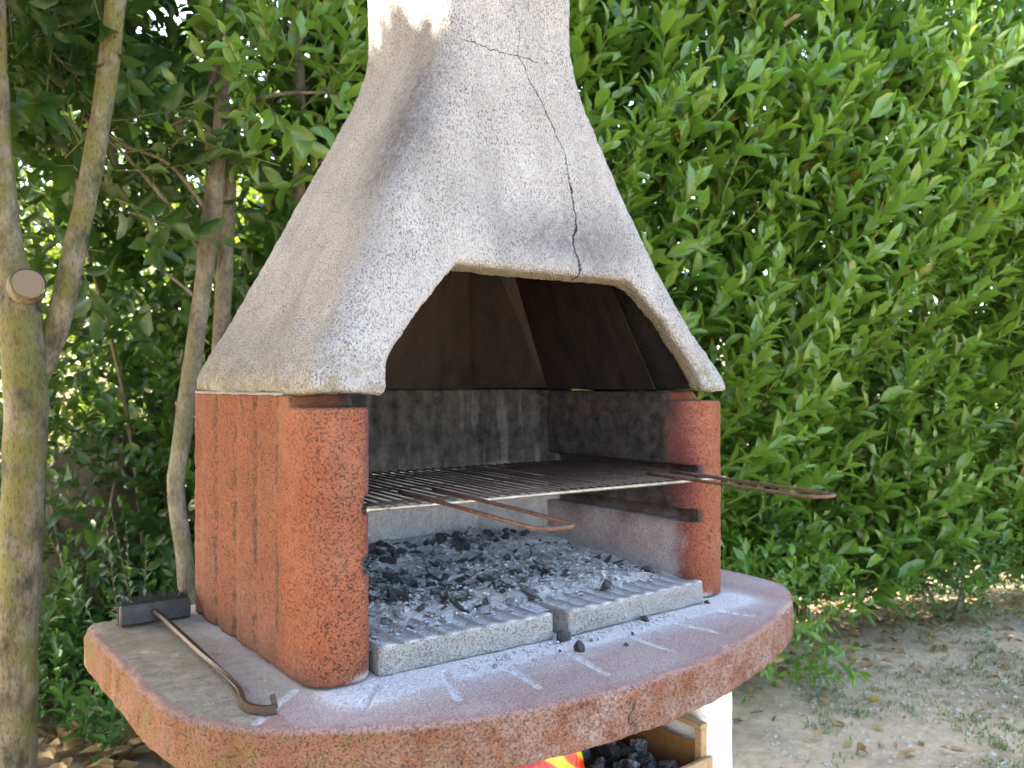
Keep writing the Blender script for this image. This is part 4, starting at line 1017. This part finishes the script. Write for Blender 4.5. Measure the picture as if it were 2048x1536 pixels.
TA = make_tree('forked mossy bay tree with a sawn-off branch stub', [
    (tA0, [.08, .064, .054, .051, .054, .049, .033, .027, .025, .024, .02, .012], 'trunk'),
    (tA1, [.020, .026, .029, .029, .028, .027, .026, .026, .02, .01], 'trunk')],
    [((-.15, 2.95, 4.1), (1.25, 1.1, 1.1), 1900, .35, .085), ((-.9, 2.6, 3.6), (1.0, .9, .9), 800, .35, .085), ((.1, 2.9, 2.62), (.7, .5, .38), 190, .35, .10), ((.5, 3.1, 2.2), (.55, .35, .45), 80, .4, .10)], 70)
# sawn stub
sc0 = upd(55, 566, 2.13); ax = np.array([sc0[0] * -.75 + .12, sc0[1] * -.75 - .1, .18]); ax /= np.linalg.norm(ax)
M_cut = M('sawn_wood'); m = M_cut; w_ = m.n('ShaderNodeTexWave', wave_type='RINGS', rings_direction='SPHERICAL'); m.put(w_.inputs['Vector'], m.obj); w_.inputs['Scale'].default_value = 55; w_.inputs['Distortion'].default_value = 2
m.out(m.mix(w_.outputs[1], (0.15, 0.12, 0.08), (0.21, 0.17, 0.12)), 0.9, m.bump(m.noise(120, 4), 0.002, 0.8)); M_cut = m.m
V, Q = tube([sc0 - ax * .075, sc0 - ax * .01, sc0 - ax * .002], [.046, .043, .040], 20, False, wob=.22); stub = link('branch_stub', quads_to_mesh('branch_stub', [(V, Q)]), M_bark, TA)
V, Q = tube([sc0 - ax * .004, sc0 - ax * .0015], [.0385, .034], 20, True, wob=.22); V = V - sc0
link('sawn_face', quads_to_mesh('sawn_face', [(V, Q)], False), M_cut, stub, tuple(sc0))
tB0 = np.concatenate([px_path([(385, 1560, 3.05), (378, 1200, 3.02), (352, 980, 3.0), (368, 850, 3.0), (388, 700, 3.0), (404, 590, 3.0), (424, 430, 3.0), (440, 280, 3.0), (450, 110, 3.0), (462, -80, 3.0)]), [[1.05, 3.0, 3.5]]])
TB = make_tree('slender grey bay stem with a knobbly joint beside the hood', [
    (tB0, [.040, .034, .029, .034, .032, .029, .034, .028, .026, .024, .012], 'trunk'),
    (px_path([(420, 430, 3.0), (340, 330, 2.95), (250, 290, 2.9), (170, 235, 2.9)]), [.008, .006, .005, .003], 'branch'),
    (px_path([(448, 240, 3.0), (500, 205, 2.95), (570, 187, 2.9), (700, 186, 2.85)]), [.011, .009, .007, .004], 'branch'),
    (px_path([(425, 262, 3.0), (380, 235, 2.95), (345, 250, 2.9), (395, 215, 2.9), (440, 120, 2.85)]), [.010, .009, .005, .004, .003], 'branch'),
    (px_path([(398, 600, 3.0), (350, 560, 2.95), (300, 525, 2.9)]), [.007, .006, .004], 'branch'),
    (px_path([(400, 500, 3.0), (330, 400, 2.9), (250, 310, 2.85), (165, 235, 2.8)]), [.008, .007, .006, .004], 'branch')],
    [((.75, 3.2, 4.2), (1.2, 1.0, 1.1), 1300, .35, .085), ((.8, 3.3, 2.9), (.7, .5, .5), 160, .3, .085)], 90, M_bark2, 20)
tC0 = np.concatenate([px_path([(470, 1400, 3.25), (440, 1000, 3.2), (438, 760, 3.15), (446, 600, 3.12), (456, 420, 3.1), (452, 260, 3.1), (425, 130, 3.1), (408, -40, 3.1)]), [[.95, 3.25, 3.4]]])
make_tree('thin dark bay stem close behind the knobbly stem', [(tC0, [.034, .032, .03, .029, .028, .026, .024, .022, .012], 'trunk')],
    [((.3, 3.9, 4.3), (1.3, 1.0, 1.0), 700, .35, .085)], 0, M_bark2, 40)
tD0 = np.concatenate([px_path([(640, 1300, 3.4), (610, 800, 3.35), (598, 420, 3.3), (600, 250, 3.3), (596, 60, 3.3), (600, -80, 3.3)]), [[1.4, 3.3, 3.4]]])
make_tree('straight pale bay stem just left of the hood', [(tD0, [.03, .027, .0245, .023, .022, .02, .01], 'trunk'),
    (px_path([(660, 700, 3.45), (600, 500, 3.4), (545, 420, 3.4), (505, 300, 3.4)]), [.02, .02, .018, .014], 'trunk')],
    [((1.35, 3.35, 4.1), (1.0, .9, .9), 900, .35, .085), ((1.45, 3.2, 2.5), (.3, .3, .4), 26, .5, .085), ((1.17, 2.70, 2.42), (.30, .22, .26), 48, .80, .09), ((1.3, 2.85, 2.15), (.2, .2, .25), 14, .75, .085)], 90, M_bark2, 60, M_leaf)

e0 = dl(4.3, -4.1); make_tree('unseen large bay tree added along the fence to shade the undergrowth', [(np.array([[e0[0], e0[1], -.05], [e0[0] + .05, e0[1], 1.2], [e0[0] - .03, e0[1] + .05, 2.4], [e0[0], e0[1], 3.6]]), [.08, .07, .06, .03], 'trunk')],
    [((e0[0] + .1, e0[1], 3.3), (1.7, 1.6, 1.5), 1700, .35, .10), ((-.9, 4.6, 3.6), (1.2, 1.1, 1.0), 800, .35, .10)], 0, M_bark2, 80)  # tree added out of view; its crown shades the undergrowth

make_tree('unseen bay tree added left of the barbecue to darken its left side', [(np.array([[-1.55, 1.75, -.05], [-1.5, 1.8, 1.1], [-1.58, 1.7, 2.2], [-1.5, 1.75, 3.2]]), [.07, .06, .05, .03], 'trunk')],
    [((-1.5, 1.75, 2.9), (1.05, 1.25, 1.5), 1500, .35, .10), ((-1.6, .7, 2.2), (.8, .8, 1.2), 700, .35, .10)], 0, M_bark2, 90)  # tree added out of view; its crown dims the hood's left face

# ------------------------------------------------------------------ wire fence behind the trees
M_wire = plain('green_coated_wire', (0.02, 0.10, 0.07), (0.04, 0.16, 0.11), 40, 0.5, 0.0)
FE = mk_empty('chain_link_fence', tuple(dl(4.6, -1.6)), 'green chain-link wire fence behind the bay trees', 'fence')
wire = []
f0, f1 = dl(4.45, -3.6), dl(4.75, -.35); fu = (f1 - f0); FLn = np.linalg.norm(fu); fu /= FLn
for sg in (-1, 1):
    for k in range(int((FLn + 1.6) / .085)):
        s0 = k * .085 - (1.6 if sg > 0 else 0); a, b = (s0, .12), (s0 + 1.6, 1.72)
        if sg < 0: a, b = (s0 + 0, 1.72), (s0 + 1.6, .12)
        t0 = max(0, (0 - a[0]) / 1.6); t1 = min(1, (FLn - a[0]) / 1.6)
        if t1 <= t0: continue
        P0 = f0 + fu * (a[0] + 1.6 * t0); P1 = f0 + fu * (a[0] + 1.6 * t1); P0[2] = a[1] + (b[1] - a[1]) * t0; P1[2] = a[1] + (b[1] - a[1]) * t1
        wire.append(tube([P0, P1], .0016, 4, False))
for z_ in (.12, .9, 1.72): wire.append(tube([f0 + (0, 0, z_), f1 + (0, 0, z_)], .002, 4, False))
link('wire_mesh', quads_to_mesh('wire_mesh', wire), M_wire, FE)
for t in (.02, .5, .99):
    b = f0 + fu * FLn * t; link('post', quads_to_mesh('post', [tube([b + (0, 0, -.1), b + (0, 0, .9), b + (0, 0, 1.8)], .018, 10, True)]), M_wire, FE)

# ------------------------------------------------------------------ sunlit shrubs and small trees beyond the fence
def bush(name, label, c, rad, n, L, mat, tint, group, cat='shrub', trunk=True, tm=M_bark2, wr=.5, lensh=(.25, .5)):
    c = np.array(c, float); T = mk_empty(name, (c[0], c[1], max(0, float(ground_z(np.array([[c[0], c[1], 0]]))[0]))), label, cat, group)
    lv = Leaves(); q = nrmz(rng.normal(size=(n, 3))) * rng.random((n, 1)) ** .45
    nn = .65 + .7 * fbm(q * 1.0 + c, 2.2, 7, 2)[:, None]; B = c + q * np.array(rad) * nn
    shoots(lv, B, q * .7 + rng.normal(0, .5, (n, 3)) + (0, 0, .3), rng.uniform(*lensh, n), rng.integers(6, 11, n), L * rng.uniform(.8, 1.2, n), tint + rng.normal(0, .16, n), 1.1, wr, .4)
    lv.cat(); gz = ground_z(lv.B); lv = lv.sub(lv.B[:, 2] > gz + .02)
    tag(link('crown', lv.mesh('crown'), mat, T), kind='stuff')
    if trunk:
        g = WL[T.name]
        for k in range(3):
            e = c + rng.normal(0, .3, 3) * np.array(rad); e[2] = c[2] + .3 * rad[2] * rng.random()
            link('trunk', quads_to_mesh('trunk', [tube(catmull([np.array(g) + rng.normal(0, .05, 3) * (1, 1, 0) - (0, 0, .05), (np.array(g) + e) / 2 + rng.normal(0, .08, 3), e], 4), np.linspace(.014, .006, 9), 6)]), tm, T)
    return T
SG = 'sunlit shrubs beyond the fence'
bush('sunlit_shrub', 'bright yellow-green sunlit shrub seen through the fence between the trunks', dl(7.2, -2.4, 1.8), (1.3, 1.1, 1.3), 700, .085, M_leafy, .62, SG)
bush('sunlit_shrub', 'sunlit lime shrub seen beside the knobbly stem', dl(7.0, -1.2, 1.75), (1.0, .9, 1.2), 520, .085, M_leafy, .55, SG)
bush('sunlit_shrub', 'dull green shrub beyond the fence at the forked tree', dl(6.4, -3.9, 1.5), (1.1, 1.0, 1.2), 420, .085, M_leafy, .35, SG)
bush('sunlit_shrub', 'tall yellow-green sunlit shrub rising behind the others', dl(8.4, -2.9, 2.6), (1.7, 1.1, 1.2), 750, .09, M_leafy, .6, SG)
bush('garden_tree', 'dark leafy garden tree far behind the fence', dl(9.0, -4.6, 3.3), (1.9, 1.7, 1.5), 900, .10, M_leafd, .4, 'garden trees beyond the fence', 'tree')
bush('garden_tree', 'taller green garden tree behind the lime shrub', dl(9.5, -1.6, 3.5), (1.9, 1.6, 1.5), 900, .10, M_leafd, .5, 'garden trees beyond the fence', 'tree')
bush('garden_tree', 'rounded green garden tree between the trunks in the distance', dl(11.0, -3.0, 2.9), (1.6, 1.5, 1.3), 600, .11, M_leafy, .3, 'garden trees beyond the fence', 'tree')
bush('sunlit_shrub', 'lime-leaved shrub close beyond the fence wire', dl(5.9, -2.7, 1.5), (1.2, .6, 1.1), 420, .085, M_leafy, .6, SG)
UG = 'shade shrubs along the fence'
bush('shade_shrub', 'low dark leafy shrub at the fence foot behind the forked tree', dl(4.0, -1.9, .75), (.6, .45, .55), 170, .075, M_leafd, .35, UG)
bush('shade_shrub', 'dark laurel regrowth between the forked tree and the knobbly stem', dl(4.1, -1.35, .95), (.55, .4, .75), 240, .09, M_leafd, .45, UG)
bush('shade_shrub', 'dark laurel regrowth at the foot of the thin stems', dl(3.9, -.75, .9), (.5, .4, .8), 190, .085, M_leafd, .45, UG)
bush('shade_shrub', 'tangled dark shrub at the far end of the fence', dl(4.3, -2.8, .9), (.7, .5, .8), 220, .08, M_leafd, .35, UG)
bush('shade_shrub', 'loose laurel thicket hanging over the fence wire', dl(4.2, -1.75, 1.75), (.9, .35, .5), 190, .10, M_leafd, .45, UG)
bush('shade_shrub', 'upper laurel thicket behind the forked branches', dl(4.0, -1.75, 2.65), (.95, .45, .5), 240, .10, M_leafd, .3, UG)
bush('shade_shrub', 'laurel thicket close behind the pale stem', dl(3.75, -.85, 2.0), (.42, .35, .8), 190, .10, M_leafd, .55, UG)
bush('low_shrub', 'fine-leaved low green shrub at the hedge foot on the bare earth', dl(4.75, 2.45, .33), (.52, .42, .34), 520, .030, M_weed, .72, None, wr=.34, lensh=(.12, .25))
bush('low_shrub', 'small bright leafy shrub at the hedge foot beside the table end', dl(3.65, 1.12, .30), (.32, .25, .30), 110, .06, M_leaf, .75, None, trunk=False, wr=.4, lensh=(.15, .3))

# ------------------------------------------------------------------ weeds
def weed(label, c, h, n, L, mat, group=None, wr=.42, spread=.12, name='weed'):
    z0 = float(ground_z(np.array([[c[0], c[1], 0]]))[0]); T = mk_empty(name, (c[0], c[1], z0), label, 'plant', group)
    lv = Leaves(); st = []; B = np.array([c[0], c[1], z0]) + rng.normal(0, .012, (n, 3)) * (1, 1, 0)
    ax = np.c_[rng.normal(0, spread * 3, (n, 2)), np.ones(n)]
    shoots(lv, B, ax, h * rng.uniform(.6, 1.1, n), np.full(n, int(np.clip(h / L * 3.2, 5, 24))), np.full(n, L), np.full(n, .5) + rng.normal(0, .12, n), 1.2, wr, .5, st, .0018, clear=.15)
    lv.cat(); tag(link('foliage', lv.mesh('foliage'), mat, T), kind='stuff'); link('stem', quads_to_mesh('stem', st), M_twig, T); return T
WG = 'green weeds in the leaf litter'
wl = [('pointed-leaf weed growing through dry leaves beside the mossy trunk', (160, 1470), 3.0, .30, 4, .075), ('bright weed at the foot of the table in dry leaves', (205, 1500), 2.95, .26, 4, .07),
      ('leafy weed standing taller behind the brush', (170, 1240), 3.5, .55, 5, .07), ('thin weed by the mossy trunk below the brush', (95, 1330), 3.2, .40, 4, .06),
      ('weed with drooping leaves between trunk and brush', (130, 1180), 3.7, .62, 5, .075), ('dark weed behind the table wing', (330, 1300), 3.4, .5, 5, .065), ('young laurel sprout behind the terracotta wall', (372, 1080), 3.05, .55, 2, .085)]
for lab, (px_, py_), d_, h_, n_, L_ in wl:
    q = upd(px_, py_, d_); weed(lab, q, h_, n_, L_, M_weed, WG)
for i in range(46):
    l = rng.uniform(-2.4, -.75); d = rng.uniform(3.3, 4.6); q = dl(d, l * d / 3.6)
    weed('low dark green undergrowth weed below the wire fence', q, rng.uniform(.3, .75), int(rng.integers(4, 8)), rng.uniform(.045, .07), M_weed, 'undergrowth weeds below the fence', spread=.2)
q = upd(283, 1100, 3.2); weed('silvery feathery weed standing behind the brush', (q[0], q[1]), .86, 5, .040, M_silver, None, .30, .05, 'silvery_weed')
for i in range(15):
    l = rng.uniform(.9, 2.9); d = rng.uniform(.0, .45) + 4.0 + .40 * l; q = dl(d, l)
    weed('small green weed at the hedge foot on dry earth', q, rng.uniform(.10, .28), int(rng.integers(3, 6)), rng.uniform(.035, .06), M_weed, 'weeds along the hedge foot', spread=.25)

# rock ------------------------------------------------------------
M_rock = plain('mossy_rock', (0.045, 0.045, 0.025), (0.12, 0.105, 0.07), 8, 0.9, 0.008)
q = upd(215, 960, 4.2)
def rock_fn(X, Y, Z):
    return (np.sqrt(((X - q[0]) / .42) ** 2 + ((Y - q[1]) / .30) ** 2 + ((Z - .55) / .55) ** 2 + 0 * X) - 1) * .3
me = sdf_mesh('boulder', rock_fn, (q[0] - .45, q[1] - .33, -.05), (q[0] + .45, q[1] + .33, 1.12), .03)
displace(me, lambda a, b: .18 * (fbm(a, 3.2, 121, 4) - .5))
tag(link('boulder', me, M_rock), 'mossy brown boulder in the shade behind the mossy trunk', 'rock')

# ------------------------------------------------------------------ fallen leaves, grass, pebbles
M_dry = leaf_mat('dry_leaf', [(0.0, (0.11, 0.05, 0.022)), (0.4, (0.25, 0.125, 0.055)), (0.75, (0.36, 0.22, 0.11)), (1.0, (0.30, 0.24, 0.06))], (0.35, 0.2, 0.06), 0.15, .7, .3)
lit = Leaves()
def litter(n, l0, l1, d0, d1, L, tint, zz=.012):
    l = rng.uniform(l0, l1, n); d = rng.uniform(d0, d1, n); B = d[:, None] * np.r_[FW, 0] + l[:, None] * np.r_[RT, 0]; B[:, 2] = ground_z(B) + zz * rng.random(n) * 2.2 + .004
    ok = np.hypot((B[:, 0] - XM) / .62, (B[:, 1] - 1.4) / .5) > 1
    a = rng.random(n) * 6.28; X = np.c_[np.cos(a), np.sin(a), rng.normal(.0, .22, n)]; N = np.c_[rng.normal(0, .35, (n, 2)), np.ones(n)]; LL = L * rng.uniform(.6, 1.25, n)
    lit.add(B[ok], X[ok], N[ok], LL[ok], (LL * rng.uniform(.38, .6, n))[ok], np.clip(tint + rng.normal(0, .25, n), 0.01, .99)[ok])
litter(2600, -3.2, -.3, 2.0, 4.6, .085, .5, .03)
n = 1100; l = rng.uniform(.2, 4.5, n); d = 3.85 + .40 * l + rng.normal(0, .24, n)
B = d[:, None] * np.r_[FW, 0] + l[:, None] * np.r_[RT, 0]; B[:, 2] = ground_z(B) + .01 + .015 * rng.random(n)
a = rng.random(n) * 6.28; LL = .07 * rng.uniform(.6, 1.25, n)
lit.add(B, np.c_[np.cos(a), np.sin(a), rng.normal(0, .25, n)], np.c_[rng.normal(0, .4, (n, 2)), np.ones(n)], LL, LL * rng.uniform(.35, .55, n), np.clip(.55 + rng.normal(0, .2, n), .01, .99))
litter(230, .6, 3.4, 2.3, 4.9, .055, .6)
lit.cat(); px, py, dd = proj(lit.B); vis = (px > 0) & (px < 2048) & (py < 1530); vis &= (px < 300) | (px > 1480)
idx = np.argsort(dd + np.where(vis, 0, 50) - lit.L * 4)[:280]; idx = idx[vis[idx]]; mk = np.ones(len(lit.L), bool); mk[idx] = False
LI = link('leaf_litter', lit.sub(mk).mesh('leaf_litter'), M_dry); tag(LI, 'brown dry leaves littering the earth below the trees and hedge', 'leaves', kind='stuff')
leaf_objects(lit, idx, M_dry, LI, 'dry')
# short grass tufts
gv, gq, gt = [], [], []
def tuft(c, n, h):
    z0 = c[2]
    for _ in range(n):
        a = rng.random() * 6.28; b = c + np.array([rng.normal(0, .024), rng.normal(0, .024), 0]); w_ = .0022; L = h * rng.uniform(.5, 1.2); o = np.array([math.cos(a), math.sin(a), 0]); s_ = np.array([-o[1], o[0], 0]) * w_
        k = len(gv); lean = rng.uniform(.5, 1.6)
        gv.extend([b - s_, b + s_, b + o * L * lean * .35 + (0, 0, L * .6) + s_ * .8, b + o * L * lean * .35 + (0, 0, L * .6) - s_ * .8, b + o * L * lean + (0, 0, L * max(.15, 1 - lean * .5)) + s_ * .1, b + o * L * lean + (0, 0, L * max(.15, 1 - lean * .5)) - s_ * .1])
        gq.extend([(k, k + 1, k + 2, k + 3), (k + 3, k + 2, k + 4, k + 5)]); gt.extend([min(.98, max(.02, .5 + rng.normal(0, .2)))] * 6)
for i in range(1700):
    d = rng.uniform(2.2, 4.9); l = rng.uniform(.35, .72) * d; c = dl(d, l)
    pn = fbm(np.array([[c[0], c[1], 0]]), 1.6, 131, 3)[0]
    if rng.random() > sst(np.array([pn]), .43, .58)[0] * .85 + .05 or d > 3.9 + .4 * l: continue
    c[2] = ground_z(c[None])[0]; tuft(c, int(rng.integers(4, 10)), rng.uniform(.012, .034))
M_grass = leaf_mat('short_grass', [(0.0, (0.08, 0.13, 0.035)), (0.5, (0.15, 0.21, 0.07)), (1.0, (0.34, 0.31, 0.16))], (0.15, 0.25, 0.04), 0.3, .6, .3)
tag(link('grass', np_mesh('grass', np.array(gv), np.array(gq), True, {'tint': np.array(gt)}), M_grass), 'sparse short grass tufts on the bare earth', 'grass', kind='stuff')
pv = []
for i in range(2600):
    d = rng.uniform(2.2, 5.0); l = rng.uniform(.3, .75) * d; c = dl(d, l); c[2] = ground_z(c[None])[0]; s = rng.uniform(.003, .010) * (1 if rng.random() < .93 else 2.0)
    V = c + rng.normal(0, .25, (6, 3)) * s * .5 + s * np.array([(1, 0, 0), (0, 1, 0), (-1, 0, 0), (0, -1, 0), (0, 0, .7), (0, 0, -.6)])
    pv.append((V, [(0, 1, 4), (1, 2, 4), (2, 3, 4), (3, 0, 4)]))
M_peb = plain('pale_pebbles', (0.28, 0.25, 0.20), (0.55, 0.51, 0.45), 25, 0.9, 0.001)
tag(link('pebbles', quads_to_mesh('pebbles', pv), M_peb), 'pale pebbles strewn over the bare earth', 'pebbles', kind='stuff')
